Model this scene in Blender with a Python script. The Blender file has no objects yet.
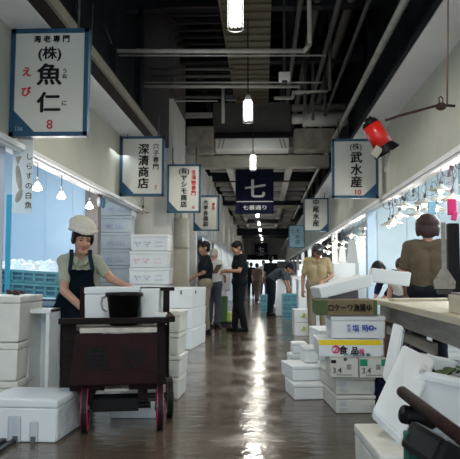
import bpy, bmesh, math, random
from math import sin, cos, tan, pi, radians as R, atan
from mathutils import Vector, Matrix, Euler, noise

S = bpy.context.scene
C = S.collection
random.seed(7)

# ------------------------------------------------------------------ camera, world, light, exposure
W, H, F = 460, 459, 640.0
CAMZ = 1.07
PITCH = atan(45.5 / F)
YAW = atan(34.0 / F * cos(PITCH))
cam_data = bpy.data.cameras.new('camera')
cam = bpy.data.objects.new('camera', cam_data)
C.objects.link(cam)
cam.location = (0, 0, CAMZ)
cam.rotation_euler = (pi / 2 + PITCH, 0, YAW)
cam_data.sensor_width = 36
cam_data.lens = F / W * 36
cam_data.dof.use_dof = True
cam_data.dof.focus_distance = 5.2
cam_data.dof.aperture_fstop = 7.0
S.camera = cam
CM = Euler((pi / 2 + PITCH, 0, YAW)).to_matrix()

world = bpy.data.worlds.new('world')
S.world = world
world.use_nodes = True
bgn = world.node_tree.nodes['Background']
bgn.inputs[0].default_value = (0.80, 0.92, 1.0, 1)
bgn.inputs[1].default_value = 1.35

S.view_settings.view_transform = 'Standard'
S.view_settings.look = 'None'
S.view_settings.gamma = 1
S.view_settings.exposure = 0.50


def area(name, loc, size, sizey, power, color, rot=(0, 0, 0)):
    l = bpy.data.lights.new(name, 'AREA')
    l.shape = 'RECTANGLE'
    l.size = size
    l.size_y = sizey
    l.energy = power
    l.color = color
    o = bpy.data.objects.new(name, l)
    o.location = loc
    o.rotation_euler = rot
    C.objects.link(o)
    return o


# fluorescent ceilings of the stalls (tubes are built further down)
area('stall_light_left', (-3.5, 6.6, 3.0), 1.2, 4.0, 52, (0.66, 0.85, 1.0))
area('stall_light_left_back', (-2.9, 10.6, 3.1), 1.2, 1.2, 12, (0.9, 0.97, 1.0))
area('stall_light_left_far', (-3.0, 30, 3.1), 1.0, 24, 420, (0.9, 0.97, 1.0))
area('stall_light_right', (3.5, 7.5, 3.1), 1.4, 8.0, 175, (0.88, 0.97, 1.0))
area('stall_light_right_far', (3.2, 24, 3.1), 1.0, 20, 520, (0.95, 0.98, 1.0))


def px(x, y, Y):
    """world point at depth Y seen at a photograph pixel"""
    v = CM @ Vector((x - W / 2, H / 2 - y, -F))
    t = Y / v.y
    return Vector((v.x * t, Y, CAMZ + v.z * t))


# ------------------------------------------------------------------ materials
def mat(name, col, rough=0.6, metal=0.0, noise_amt=0.0, nscale=8, bump=0.0, bscale=40, emit=None, estr=0, trans=0, alpha=1,
        col2=None, stretch=(1, 1, 1), spec=None):
    if spec is None and max(col) < 0.07 and not metal:
        spec = 0.18
    m = bpy.data.materials.new(name)
    m.use_nodes = True
    nt = m.node_tree
    b = nt.nodes['Principled BSDF']
    b.inputs['Base Color'].default_value = (*col, 1)
    b.inputs['Roughness'].default_value = rough
    b.inputs['Metallic'].default_value = metal
    if spec is not None:
        b.inputs['Specular IOR Level'].default_value = spec
    if trans:
        b.inputs['Transmission Weight'].default_value = trans
    if alpha < 1:
        b.inputs['Alpha'].default_value = alpha
    if emit:
        b.inputs['Emission Color'].default_value = (*emit, 1)
        b.inputs['Emission Strength'].default_value = estr
    tc = nt.nodes.new('ShaderNodeTexCoord')
    mp = nt.nodes.new('ShaderNodeMapping')
    mp.inputs['Scale'].default_value = stretch
    nt.links.new(tc.outputs['Object'], mp.inputs[0])
    if noise_amt or col2:
        n = nt.nodes.new('ShaderNodeTexNoise')
        n.inputs['Scale'].default_value = nscale
        n.inputs['Detail'].default_value = 5
        nt.links.new(mp.outputs[0], n.inputs['Vector'])
        r = nt.nodes.new('ShaderNodeValToRGB')
        c2 = col2 or tuple(max(0, c * (1 - noise_amt)) for c in col)
        r.color_ramp.elements[0].position = 0.35
        r.color_ramp.elements[1].position = 0.65
        r.color_ramp.elements[0].color = (*c2, 1)
        r.color_ramp.elements[1].color = (*col, 1)
        nt.links.new(n.outputs[0], r.inputs[0])
        nt.links.new(r.outputs[0], b.inputs['Base Color'])
    if bump:
        n2 = nt.nodes.new('ShaderNodeTexNoise')
        n2.inputs['Scale'].default_value = bscale
        n2.inputs['Detail'].default_value = 4
        nt.links.new(mp.outputs[0], n2.inputs['Vector'])
        bp = nt.nodes.new('ShaderNodeBump')
        bp.inputs['Strength'].default_value = bump
        bp.inputs['Distance'].default_value = 0.01
        nt.links.new(n2.outputs[0], bp.inputs['Height'])
        nt.links.new(bp.outputs[0], b.inputs['Normal'])
    return m


M = dict(
    cream=mat('cream_paint', (0.49, 0.50, 0.44), 0.85, noise_amt=0.12, nscale=1.5),
    soffit=mat('soffit_panel', (0.80, 0.81, 0.84), 0.5, noise_amt=0.08, nscale=2),
    beam=mat('beam_paint', (0.42, 0.40, 0.33), 0.5, noise_amt=0.15, nscale=4),
    darksteel=mat('dark_steel', (0.015, 0.018, 0.024), 0.6, noise_amt=0.3, nscale=3),
    brownsteel=mat('brown_steel', (0.022, 0.016, 0.016), 0.6, noise_amt=0.3, nscale=3),
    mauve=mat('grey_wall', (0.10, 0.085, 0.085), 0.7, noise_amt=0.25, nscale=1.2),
    ceil=mat('ceiling_dark', (0.008, 0.010, 0.014), 0.8, noise_amt=0.3, nscale=2),
    tan=mat('lit_tan_corrugated', (0.13, 0.11, 0.07), 0.6, noise_amt=0.2, nscale=3),  # lit part of the corrugated ceiling, lamplight put into the tan
    pipe=mat('grey_pipe', (0.56, 0.55, 0.50), 0.45, noise_amt=0.2, nscale=6),
    pipedark=mat('dull_pipe', (0.085, 0.082, 0.08), 0.5, noise_amt=0.3, nscale=6),
    dimpipe=mat('dim_lagged_pipe', (0.10, 0.088, 0.078), 0.6, noise_amt=0.3, nscale=3),
    silver=mat('silver_lagging', (0.70, 0.68, 0.62), 0.4, metal=0.1, bump=0.5, bscale=6),
    lagging=mat('beige_lagging', (0.42, 0.39, 0.32), 0.7, noise_amt=0.35, nscale=5, bump=0.8, bscale=7),
    acbody=mat('unit_casing', (0.10, 0.095, 0.09), 0.6, noise_amt=0.1),
    acwhite=mat('unit_white', (0.80, 0.80, 0.77), 0.5),
    foam=mat('white_foam', (0.80, 0.83, 0.85), 0.55, noise_amt=0.05, nscale=5, bump=0.12, bscale=120),
    foamwarm=mat('old_foam', (0.80, 0.79, 0.73), 0.6, noise_amt=0.12, nscale=5, bump=0.12, bscale=120),
    foamshade=mat('grey_shaded_foam', (0.55, 0.60, 0.64), 0.6, noise_amt=0.1, nscale=5),  # shaded copy of white foam, shade put into colour; also faint print
    slot=mat('slot_dark', (0.10, 0.11, 0.12), 0.8),
    navy=mat('sign_navy', (0.012, 0.075, 0.15), 0.4),
    signwhite=mat('sign_white', (0.66, 0.66, 0.61), 0.45, noise_amt=0.05, nscale=2),
    signblue=mat('sign_pale_blue', (0.30, 0.50, 0.62), 0.45),
    ink=mat('ink_black', (0.008, 0.008, 0.01), 0.6),
    red=mat('ink_red', (0.55, 0.015, 0.03), 0.6),
    blueink=mat('ink_blue', (0.02, 0.06, 0.42), 0.6),
    faint=mat('ink_faint', (0.35, 0.42, 0.62), 0.6),
    faintred=mat('ink_faint_red', (0.75, 0.40, 0.45), 0.6),
    pink=mat('ink_pink', (0.70, 0.03, 0.16), 0.6),
    yellow=mat('yellow_print', (0.90, 0.68, 0.01), 0.5),
    green=mat('green_print', (0.0, 0.27, 0.12), 0.5),
    yelgreen=mat('yellow_green', (0.40, 0.47, 0.10), 0.6),
    card=mat('white_card', (0.66, 0.67, 0.62), 0.75, noise_amt=0.05, nscale=6),
    kraft=mat('kraft_card', (0.20, 0.15, 0.08), 0.8, noise_amt=0.15, nscale=5),
    olive=mat('olive_card', (0.08, 0.12, 0.045), 0.8, noise_amt=0.2, nscale=5),
    banner=mat('navy_cloth', (0.010, 0.013, 0.045), 0.8, noise_amt=0.2, nscale=8),
    bannerwhite=mat('banner_white', (0.50, 0.50, 0.54), 0.8),
    wood=mat('cart_wood', (0.012, 0.006, 0.006), 0.7, noise_amt=0.5, nscale=4, stretch=(1, 1, 8), bump=0.3),
    woodred=mat('cart_red_paint', (0.026, 0.007, 0.008), 0.65, noise_amt=0.45, nscale=5, bump=0.3),
    wornshaft=mat('worn_shaft_wood', (0.028, 0.013, 0.011), 0.75, noise_amt=0.4, nscale=9, spec=0.15),
    woodbrown=mat('worn_brown_wood', (0.13, 0.075, 0.05), 0.5, noise_amt=0.35, nscale=6),
    plank=mat('pale_plank', (0.62, 0.55, 0.42), 0.5, noise_amt=0.2, nscale=4, stretch=(6, 0.6, 6), bump=0.2),
    plankgrey=mat('weathered_plank', (0.30, 0.275, 0.24), 0.6, noise_amt=0.35, nscale=4, stretch=(6, 0.6, 6), bump=0.3),
    board=mat('deck_board', (0.60, 0.55, 0.48), 0.5, noise_amt=0.3, nscale=10),
    rubber=mat('black_rubber', (0.012, 0.012, 0.014), 0.5),
    rim=mat('crimson_rim', (0.40, 0.008, 0.07), 0.35),
    black=mat('black_plastic', (0.005, 0.0045, 0.005), 0.5),
    chrome=mat('metal_grey', (0.45, 0.46, 0.47), 0.3, metal=0.8),
    darkmetal=mat('dark_metal', (0.05, 0.05, 0.055), 0.4, metal=0.5),
    crate=mat('teal_plastic', (0.16, 0.45, 0.52), 0.35, noise_amt=0.2, nscale=8),
    cratedk=mat('blue_plastic', (0.10, 0.28, 0.42), 0.4, noise_amt=0.2),
    tub=mat('slate_blue_plastic', (0.25, 0.36, 0.46), 0.4),
    ice=mat('crushed_ice', (0.80, 0.88, 0.95), 0.2, bump=0.8, bscale=50),
    coldpanel=mat('cold_room_panel', (0.50, 0.66, 0.82), 0.35, noise_amt=0.06, nscale=1),
    whitepanel=mat('white_panel', (0.66, 0.76, 0.82), 0.35, noise_amt=0.06, nscale=1),
    post=mat('brown_grey_post', (0.14, 0.125, 0.12), 0.6),
    postwhite=mat('pale_post', (0.64, 0.64, 0.61), 0.5, noise_amt=0.15, nscale=2),
    cabinet=mat('beige_cabinet', (0.52, 0.49, 0.41), 0.45, noise_amt=0.2, nscale=2),
    skin=mat('skin', (0.50, 0.27, 0.18), 0.5, noise_amt=0.1, nscale=20),
    skindk=mat('skin_tan', (0.36, 0.19, 0.12), 0.5),
    lips=mat('lips', (0.36, 0.10, 0.09), 0.5),
    hair=mat('black_hair', (0.010, 0.008, 0.009), 0.45, bump=0.6, bscale=90),
    hairbrown=mat('brown_hair', (0.05, 0.028, 0.026), 0.4, bump=0.6, bscale=90),
    hairgrey=mat('grey_hair', (0.40, 0.38, 0.36), 0.6, bump=0.6, bscale=90),
    eye=mat('eye_dark', (0.015, 0.01, 0.01), 0.2),
    hat=mat('cream_hat', (0.66, 0.62, 0.54), 0.9, noise_amt=0.1, nscale=40, bump=0.7, bscale=60),
    sage=mat('sage_shirt', (0.36, 0.37, 0.29), 0.85, noise_amt=0.12, nscale=12, bump=0.3, bscale=25),
    apron=mat('navy_apron', (0.008, 0.020, 0.036), 0.7, noise_amt=0.2, nscale=8, bump=0.3, bscale=15),
    blackcloth=mat('black_cloth', (0.008, 0.011, 0.016), 0.8, noise_amt=0.2, bump=0.3, bscale=15),
    khaki=mat('khaki_cloth', (0.25, 0.22, 0.16), 0.85, noise_amt=0.1, bump=0.3, bscale=15),
    jean=mat('indigo_cloth', (0.045, 0.047, 0.075), 0.85),
    whitecloth=mat('white_cloth', (0.58, 0.58, 0.56), 0.85),
    beige=mat('beige_shirt', (0.45, 0.36, 0.20), 0.85, noise_amt=0.12, nscale=10, bump=0.3, bscale=25),
    olivecloth=mat('olive_brown_shirt', (0.105, 0.075, 0.045), 0.85, noise_amt=0.15, bump=0.2, bscale=20),
    bluegrey=mat('blue_grey_cloth', (0.045, 0.06, 0.08), 0.8),
    paper=mat('paper', (0.62, 0.63, 0.60), 0.8),
    papergrey=mat('brown_folder', (0.12, 0.07, 0.06), 0.8),
    redshade=mat('red_lamp_shade', (0.62, 0.018, 0.012), 0.3),
    rust=mat('rusty_arm', (0.06, 0.030, 0.026), 0.5, noise_amt=0.4, nscale=20),
    greencloth=mat('green_sheet', (0.01, 0.10, 0.075), 0.6),
    leaf=mat('leaf_green', (0.04, 0.11, 0.03), 0.5),
    leafdk=mat('dark_debris', (0.06, 0.03, 0.03), 0.5),
    magenta=mat('magenta_cloth', (0.60, 0.02, 0.16), 0.7),
    sheet=mat('clear_sheet', (0.70, 0.82, 0.90), 0.15, alpha=0.22),
    tin=mat('tin_shade', (0.45, 0.42, 0.36), 0.4, noise_amt=0.2),
    glowwarm=mat('bulb_glow', (1, 1, 1), 0.3, emit=(1.0, 0.93, 0.80), estr=14),
    glowcool=mat('tube_glow', (1, 1, 1), 0.3, emit=(0.97, 1.0, 0.93), estr=7),
    glowstall=mat('stall_tube_glow', (1, 1, 1), 0.3, emit=(0.85, 0.95, 1.0), estr=6),
    aqua=mat('aqua_print', (0.05, 0.40, 0.62), 0.4),
)


def wrapped_foam():
    m = mat('film_wrapped_foam', (0.74, 0.79, 0.82), 0.12, bump=0.9, bscale=14, noise_amt=0.15, nscale=9)
    return m


M['wrap'] = wrapped_foam()


def floor_mat():
    m = bpy.data.materials.new('wet_concrete')
    m.use_nodes = True
    nt = m.node_tree
    N = nt.nodes
    b = N['Principled BSDF']
    tc = N.new('ShaderNodeTexCoord')
    n = N.new('ShaderNodeTexNoise')
    n.inputs['Scale'].default_value = 0.9
    n.inputs['Detail'].default_value = 6
    nt.links.new(tc.outputs['Object'], n.inputs['Vector'])
    r = N.new('ShaderNodeValToRGB')
    r.color_ramp.elements[0].position = 0.35
    r.color_ramp.elements[1].position = 0.7
    r.color_ramp.elements[0].color = (0.075, 0.050, 0.036, 1)
    r.color_ramp.elements[1].color = (0.15, 0.115, 0.085, 1)
    nt.links.new(n.outputs[0], r.inputs[0])
    nt.links.new(r.outputs[0], b.inputs['Base Color'])
    r2 = N.new('ShaderNodeMapRange')
    r2.inputs['From Min'].default_value = 0.35
    r2.inputs['From Max'].default_value = 0.7
    r2.inputs['To Min'].default_value = 0.09
    r2.inputs['To Max'].default_value = 0.27
    n3 = N.new('ShaderNodeTexNoise')
    n3.inputs['Scale'].default_value = 2.2
    n3.inputs['Detail'].default_value = 5
    nt.links.new(tc.outputs['Object'], n3.inputs['Vector'])
    nt.links.new(n3.outputs[0], r2.inputs[0])
    nt.links.new(r2.outputs[0], b.inputs['Roughness'])
    mp = N.new('ShaderNodeMapping')
    mp.inputs['Scale'].default_value = (1.0, 1.6, 1)
    nt.links.new(tc.outputs['Object'], mp.inputs[0])
    n2 = N.new('ShaderNodeTexNoise')
    n2.inputs['Scale'].default_value = 7
    n2.inputs['Detail'].default_value = 4
    nt.links.new(mp.outputs[0], n2.inputs['Vector'])
    bp = N.new('ShaderNodeBump')
    bp.inputs['Strength'].default_value = 0.26
    bp.inputs['Distance'].default_value = 0.02
    nt.links.new(n2.outputs[0], bp.inputs['Height'])
    nt.links.new(bp.outputs[0], b.inputs['Normal'])
    b.inputs['Specular IOR Level'].default_value = 0.55
    return m


M['floor'] = floor_mat()


# ------------------------------------------------------------------ mesh helpers
class MB:
    def __init__(self):
        self.bm = bmesh.new()

    def box(self, c, s, rot=None, bevel=0.0, taper=1.0):
        """c centre, s full size; taper scales the bottom face"""
        m = Matrix.Translation(Vector(c))
        if rot is not None:
            m = m @ Euler(rot).to_matrix().to_4x4()
        r = bmesh.ops.create_cube(self.bm, size=1.0)
        vs = r['verts']
        for v in vs:
            k = taper if v.co.z < 0 else 1.0
            v.co = Vector((v.co.x * s[0] * k, v.co.y * s[1] * k, v.co.z * s[2]))
        if bevel:
            es = list({e for v in vs for e in v.link_edges})
            g = bmesh.ops.bevel(self.bm, geom=es, offset=bevel, segments=2, affect='EDGES', profile=0.6)
            vs = list({v for f in g['faces'] for v in f.verts} | {v for v in vs if v.is_valid})
        bmesh.ops.transform(self.bm, matrix=m, verts=vs)
        return self

    def cyl(self, p0, p1, r0, r1=None, seg=14, cap=True):
        p0, p1 = Vector(p0), Vector(p1)
        r1 = r0 if r1 is None else r1
        d = p1 - p0
        L = d.length
        if L < 1e-6:
            return self
        q = d.to_track_quat('Z', 'Y').to_matrix().to_4x4()
        bmesh.ops.create_cone(self.bm, cap_ends=cap, segments=seg, radius1=r0, radius2=r1, depth=L,
                              matrix=Matrix.Translation((p0 + p1) / 2) @ q)
        return self

    def sph(self, c, r, rot=None, seg=14, rings=10):
        r = (r, r, r) if isinstance(r, (int, float)) else r
        m = Matrix.Translation(Vector(c))
        if rot is not None:
            m = m @ (rot.to_4x4() if isinstance(rot, Matrix) else Euler(rot).to_matrix().to_4x4())
        m = m @ Matrix.Diagonal((*r, 1))
        bmesh.ops.create_uvsphere(self.bm, u_segments=seg, v_segments=rings, radius=1, matrix=m)
        return self

    def cap(self, p0, p1, r0, r1=None, seg=14):
        r1 = r0 if r1 is None else r1
        self.cyl(p0, p1, r0, r1, seg)
        self.sph(p0, r0, seg=seg, rings=8)
        self.sph(p1, r1, seg=seg, rings=8)
        return self

    def tube(self, pts, r, seg=8):
        for a, b in zip(pts[:-1], pts[1:]):
            self.cyl(a, b, r, seg=seg)
        for p in pts[1:-1]:
            self.sph(p, r, seg=seg, rings=6)
        return self

    def lathe(self, prof, c=(0, 0, 0), seg=24, mtx=None):
        """prof: list of (r, z)"""
        rings = []
        for r, z in prof:
            ring = []
            for i in range(seg):
                a = 2 * pi * i / seg
                p = Vector((c[0] + r * cos(a), c[1] + r * sin(a), c[2] + z))
                if mtx is not None:
                    p = mtx @ p
                ring.append(self.bm.verts.new(p))
            rings.append(ring)
        for a, b in zip(rings[:-1], rings[1:]):
            for i in range(seg):
                j = (i + 1) % seg
                try:
                    self.bm.faces.new((a[i], a[j], b[j], b[i]))
                except ValueError:
                    pass
        return self

    def prism(self, pts, axis, a, b):
        """polygon pts (2-D) extruded along axis 'x','y' or 'z' from a to b"""
        def mk(p, t):
            if axis == 'y':
                return (p[0], t, p[1])
            if axis == 'x':
                return (t, p[0], p[1])
            return (p[0], p[1], t)
        v0 = [self.bm.verts.new(mk(p, a)) for p in pts]
        v1 = [self.bm.verts.new(mk(p, b)) for p in pts]
        n = len(pts)
        self.bm.faces.new(v0)
        self.bm.faces.new(list(reversed(v1)))
        for i in range(n):
            j = (i + 1) % n
            self.bm.faces.new((v0[i], v1[i], v1[j], v0[j]))
        return self

    def build(self, name, m, parent=None, smooth=False, loc=None, rot=None):
        bmesh.ops.recalc_face_normals(self.bm, faces=self.bm.faces)
        me = bpy.data.meshes.new(name)
        self.bm.to_mesh(me)
        self.bm.free()
        me.materials.append(m)
        if smooth:
            for p in me.polygons:
                p.use_smooth = True
        o = bpy.data.objects.new(name, me)
        C.objects.link(o)
        if parent:
            o.parent = parent
        if loc is not None:
            o.location = loc
        if rot is not None:
            o.rotation_euler = rot
        return o


def thing(name, label, cat, loc=(0, 0, 0), rot=(0, 0, 0), group=None):
    o = bpy.data.objects.new(name, None)
    C.objects.link(o)
    o.empty_display_size = 0.1
    o.location = loc
    o.rotation_euler = rot if isinstance(rot, (tuple, list, Euler)) else (0, 0, rot)
    o['label'] = label
    o['category'] = cat
    if group:
        o['group'] = group
    return o


def tag(o, label, cat, group=None, kind=None):
    o['label'] = label
    o['category'] = cat
    if group:
        o['group'] = group
    if kind:
        o['kind'] = kind
    return o


def struct(o):
    o['kind'] = 'structure'
    return o


def dup(root, loc=None, rot=None, label=None, group=None):
    r = root.copy()
    C.objects.link(r)
    if loc is not None:
        r.location = loc
    if rot is not None:
        r.rotation_euler = rot
    if label:
        r['label'] = label
    if group:
        r['group'] = group
    for ch in list(root.children):
        c = ch.copy()
        C.objects.link(c)
        c.parent = r
        for g in ch.children:
            d = g.copy()
            C.objects.link(d)
            d.parent = c
    return r


_text_cache = {}


def text(name, body, size, m, parent, loc, bold=0.0, rot=(pi / 2, 0, 0), ext=0.002, line=1.0, sx=1.0, shear=0.0):
    """flat lettering (a thin solid), centred on loc, facing local -Y"""
    c = bpy.data.curves.new('tmp', 'FONT')
    c.body = body
    c.align_x = 'CENTER'
    c.align_y = 'CENTER'
    c.size = size
    c.space_line = line
    c.extrude = ext
    c.shear = shear
    c.resolution_u = 3
    o = bpy.data.objects.new('tmp', c)
    C.objects.link(o)
    dg = bpy.context.evaluated_depsgraph_get()
    me = bpy.data.meshes.new_from_object(o.evaluated_get(dg))
    bpy.data.objects.remove(o)
    bpy.data.curves.remove(c)
    xs = [v.co.x for v in me.vertices]
    ys = [v.co.y for v in me.vertices]
    if xs:
        cx, cy = (min(xs) + max(xs)) / 2, (min(ys) + max(ys)) / 2
        for v in me.vertices:
            v.co.x = (v.co.x - cx) * sx
            v.co.y -= cy
    if bold:
        bm = bmesh.new()
        k = bold * size * 0.9
        for dx, dy, dz in ((-k, 0, 0), (k, 0, .0004), (0, k * .7, .0008), (0, -k * .7, .0012)):
            n0 = len(bm.verts)
            bm.from_mesh(me)
            bm.verts.ensure_lookup_table()
            for v in bm.verts[n0:]:
                v.co += Vector((dx, dy, dz))
        bm.to_mesh(me)
        bm.free()
    me.materials.clear()
    me.materials.append(m)
    t = bpy.data.objects.new(name, me)
    C.objects.link(t)
    t.parent = parent
    t.location = loc
    t.rotation_euler = rot
    return t


ORD = ['nearest', 'second', 'third', 'fourth', 'fifth', 'sixth', 'seventh', 'eighth', 'ninth', 'tenth', 'eleventh', 'twelfth', 'thirteenth', 'fourteenth']

# ------------------------------------------------------------------ the hall (structure)
YN, YE = -3.0, 62.0
XL, XR = -2.45, 2.0        # faces of the stall fascias
ZF, ZS = 2.37, 3.46        # fascia bottom, soffit height

b = MB().box(((-0.2), (YN + YE + 20) / 2, -0.05), (10.6, YE - YN + 20, 0.1))
struct(b.build('floor', M['floor']))

# ceiling slab with deep dark joists
b = MB().box((-0.2, (YN + YE) / 2, 6.75), (10.6, YE - YN, 0.1))
for i in range(60):
    y = 3 + i * 1.0
    b.box((-0.2, y, 6.55), (10.4, 0.10, 0.30))
for x in (-1.7, -0.95, 0.55, 1.2, 1.75):
    b.box((x, 32, 6.35), (0.16, 58, 0.12))
struct(b.build('ceiling', M['ceil']))

# outer walls of the hall, behind the stalls
b = MB().box((-5.2, (YN + YE) / 2, 3.35), (0.2, YE - YN, 6.7))
struct(b.build('wall_left', M['coldpanel']))
b = MB().box((4.6, (YN + YE) / 2, 3.35), (0.2, YE - YN, 6.7))
struct(b.build('wall_right', M['whitepanel']))

# near left fascia
b = MB().box((XL - 0.06, 3.8, (ZF + ZS) / 2), (0.12, 17.4, ZS - ZF))
struct(b.build('wall_left_fascia', M['cream']))
b = MB().box((XL + 0.13, 3.8, ZS + 0.01), (0.50, 17.4, 0.02))
struct(b.build('trim_left_soffit', M['soffit']))
b = MB().box((XL - 0.03, 3.8, ZF - 0.035), (0.22, 17.4, 0.05))
b.box((XL + 0.03, 3.8, ZF - 0.075), (0.03, 17.4, 0.02))
struct(b.build('trim_left_rail', M['soffit']))
b = MB().box((-2.11, 3.8, ZS + 0.14), (0.04, 17.4, 0.20))
b.box((-2.2, 3.8, 3.9), (0.1, 17.4, 0.2))
struct(b.build('trim_left_web', M['brownsteel']))
b = MB().box((-2.10, 3.8, ZS + 0.31), (0.09, 17.4, 0.13))
struct(b.build('trim_left_beam', M['beam']))
b = MB().box((-2.5, 3.8, 5.3), (0.1, 17.4, 2.9))
for i in range(9):
    b.box((-2.42, -4 + i * 2.0, 5.3), (0.14, 0.16, 2.9))
struct(b.build('wall_left_upper', M['darksteel']))
b = MB().box((-3.9, 3.8, 3.42), (2.7, 17.4, 0.05))
struct(b.build('ceiling_left_stall', M['whitepanel']))

# blue cold-room wall closing the left stall
b = MB().box((-3.95, 9.9, 1.7), (2.42, 0.12, 3.4))
for x in (-3.0, -3.42, -4.2):
    b.box((x, 9.835, 1.7), (0.012, 0.02, 3.4))
struct(b.build('wall_left_cold_room', M['coldpanel']))
b = MB().box((-2.64, 9.75, 1.7), (0.20, 0.2, 3.4))
struct(b.build('trim_left_post', M['post']))

# cross wall / pillar behind the box stacks
b = MB().box((-3.1, 12.9, 1.72), (2.5, 0.4, 3.44))
struct(b.build('wall_left_cross', M['postwhite']))
b = MB().box((-2.35, 13.9, 3.75), (1.0, 2.0, 1.9))
b.box((-1.98, 13.9, 2.72), (0.26, 2.0, 0.7))
struct(b.build('wall_left_column', M['postwhite']))
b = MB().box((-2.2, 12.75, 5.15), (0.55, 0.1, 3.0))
b.box((-2.35, 13.9, 5.7), (1.0, 2.0, 2.0))  # column top in darker wall colour stands for light fading upward
struct(b.build('wall_left_panel_shaded_top', M['mauve']))

# far left fascia with posts
b = MB().box((-2.1, 39.7, 3.55), (0.2, 44.6, 2.2))
for i in range(9):
    b.box((-2.02, 17.6 + i * 5.2, 2.3), (0.32, 0.32, 4.6))
    b.box((-1.98, 19.6 + i * 5.2, 3.6), (0.08, 0.10, 2.2))
struct(b.build('wall_left_far', M['postwhite']))
b = MB()
for i in range(8):
    b.box((-2.15, 18.8 + i * 5.2, 1.25), (0.06, 2.4, 2.5))
    b.box((-2.10, 18.8 + i * 5.2, 1.25), (0.05, 0.08, 2.5))
struct(b.build('wall_left_shutter', M['coldpanel']))
b = MB().box((-3.3, 39, 3.5), (2.4, 46, 0.05))
struct(b.build('ceiling_left_far_stall', M['whitepanel']))

# right fascia
b = MB().box((XR + 0.06, 28.5, (ZF + ZS) / 2), (0.12, 67, ZS - ZF))
struct(b.build('wall_right_fascia', M['cream']))
b = MB().box((XR - 0.17, 28.5, ZS + 0.01), (0.50, 67, 0.02))
struct(b.build('trim_right_soffit', M['soffit']))
b = MB().box((XR + 0.04, 28.5, ZF - 0.04), (0.2, 67, 0.06))
b.box((XR - 0.03, 28.5, ZF - 0.09), (0.03, 67, 0.03))
struct(b.build('trim_right_rail', M['soffit']))
b = MB().box((2.3, 28.5, 5.2), (0.1, 67, 3.1))
b.box((1.72, 28.5, ZS + 0.16), (0.10, 67, 0.2))
for i in range(14):
    b.box((2.2, 1 + i * 3.0, 5.2), (0.14, 0.2, 3.1))
struct(b.build('wall_right_upper', M['darksteel']))
b = MB().box((3.3, 28.5, 3.42), (2.5, 67, 0.05))
struct(b.build('ceiling_right_stall', M['whitepanel']))
b = MB().box((3.3, 13.3, 1.7), (2.4, 0.12, 3.4))
for x in (2.35, 2.95, 3.6):
    b.box((x, 13.23, 1.7), (0.05, 0.03, 3.4))
struct(b.build('wall_right_cross', M['whitepanel']))
b = MB().box((2.07, 12.5, 1.2), (0.16, 0.2, 2.4))
struct(b.build('trim_right_post', M['coldpanel']))
b = MB()
for i in range(8):
    b.box((2.08, 19 + i * 5.2, 1.7), (0.16, 0.18, 3.4))
struct(b.build('trim_right_far_post', M['postwhite']))

# far end wall with its opening
b = MB().box((-0.1, YE, 4.6), (10, 0.3, 4.2))
b.box((-3.3, YE, 1.2), (3.7, 0.3, 2.4))
b.box((3.1, YE, 1.2), (3.7, 0.3, 2.4))
struct(b.build('wall_far_end', M['postwhite']))
b = MB().box((-0.15, YE - 0.35, 2.75), (2.9, 0.3, 0.5), bevel=0.03)
tag(b.build('shutter_box', M['darksteel']), 'dark roller shutter housing above the bright far exit', 'shutter')

# pale joists and strip over the far half of the hall
b = MB()
for i in range(22):
    b.box((-0.05, 20.6 + i * 1.85, 5.1), (4.0, 0.22, 0.16))
for x in (-1.2, 0.9):
    b.box((x, 41, 4.85), (0.22, 41, 0.2))
struct(b.build('trim_far_joist', M['postwhite']))
b = MB().box((-0.05, 41, 5.6), (4.0, 41, 0.05))
struct(b.build('ceiling_far', M['mauve']))

# lamplit strip of the corrugated ceiling, its light put into the tan colour
b = MB().box((-0.29, 10.5, 5.68), (0.86, 15.0, 0.04))
for i in range(43):
    b.box((-0.29, 3.2 + i * 0.35, 5.645), (0.86, 0.05, 0.035))
b.box((-0.73, 10.5, 5.66), (0.03, 15.0, 0.10))
struct(b.build('ceiling_corrugated_lit_strip', M['tan']))
b = MB()
for i in range(36):
    b.box((-1.25, 4 + i * 0.36, 5.75), (1.0, 0.05, 0.04))  # same corrugated ceiling, colour darkened where the lamplight falls off
struct(b.build('ceiling_left_shaded_slats', M['brownsteel']))

# cross beams
b = MB().box((-0.25, 17.75, 4.20), (4.1, 0.35, 0.30))
b.box((-0.25, 17.55, 4.34), (4.1, 0.10, 0.05))
struct(b.build('trim_pale_cross_beam', M['beam']))
for (y, z, h) in ((25, 4.9, 0.35), (31, 4.55, 0.2), (38.5, 4.3, 0.22), (46, 4.15, 0.5), (54, 4.3, 0.3)):
    b = MB().box((-0.05, y, z), (4.1 if y != 38.5 else 1.9, 0.25, h))
    struct(b.build('trim_dark_cross_beam', M['darksteel']))
    b = MB().box((-0.05, y + 2.6, z + 0.1), (4.1, 0.25, 0.14))
    struct(b.build('trim_pale_far_beam', M['beam']))
for i in range(3):
    b = MB().box((-0.2, 8.2 + i * 2.9, 5.95), (4.8, 0.22, 0.32))
    struct(b.build('trim_dark_joist', M['darksteel']))


# ------------------------------------------------------------------ pipes, ducts, air unit
def run(name, label, cat, pts, r, m, seg=12, brackets=0):
    o = MB().tube([Vector(p) for p in pts], r, seg).build(name, m, smooth=True)
    tag(o, label, cat)
    return o


def hz(yp, x0, x1, Y):
    a, c = px(x0, yp, Y), px(x1, yp, Y)
    return [a, c]


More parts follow.
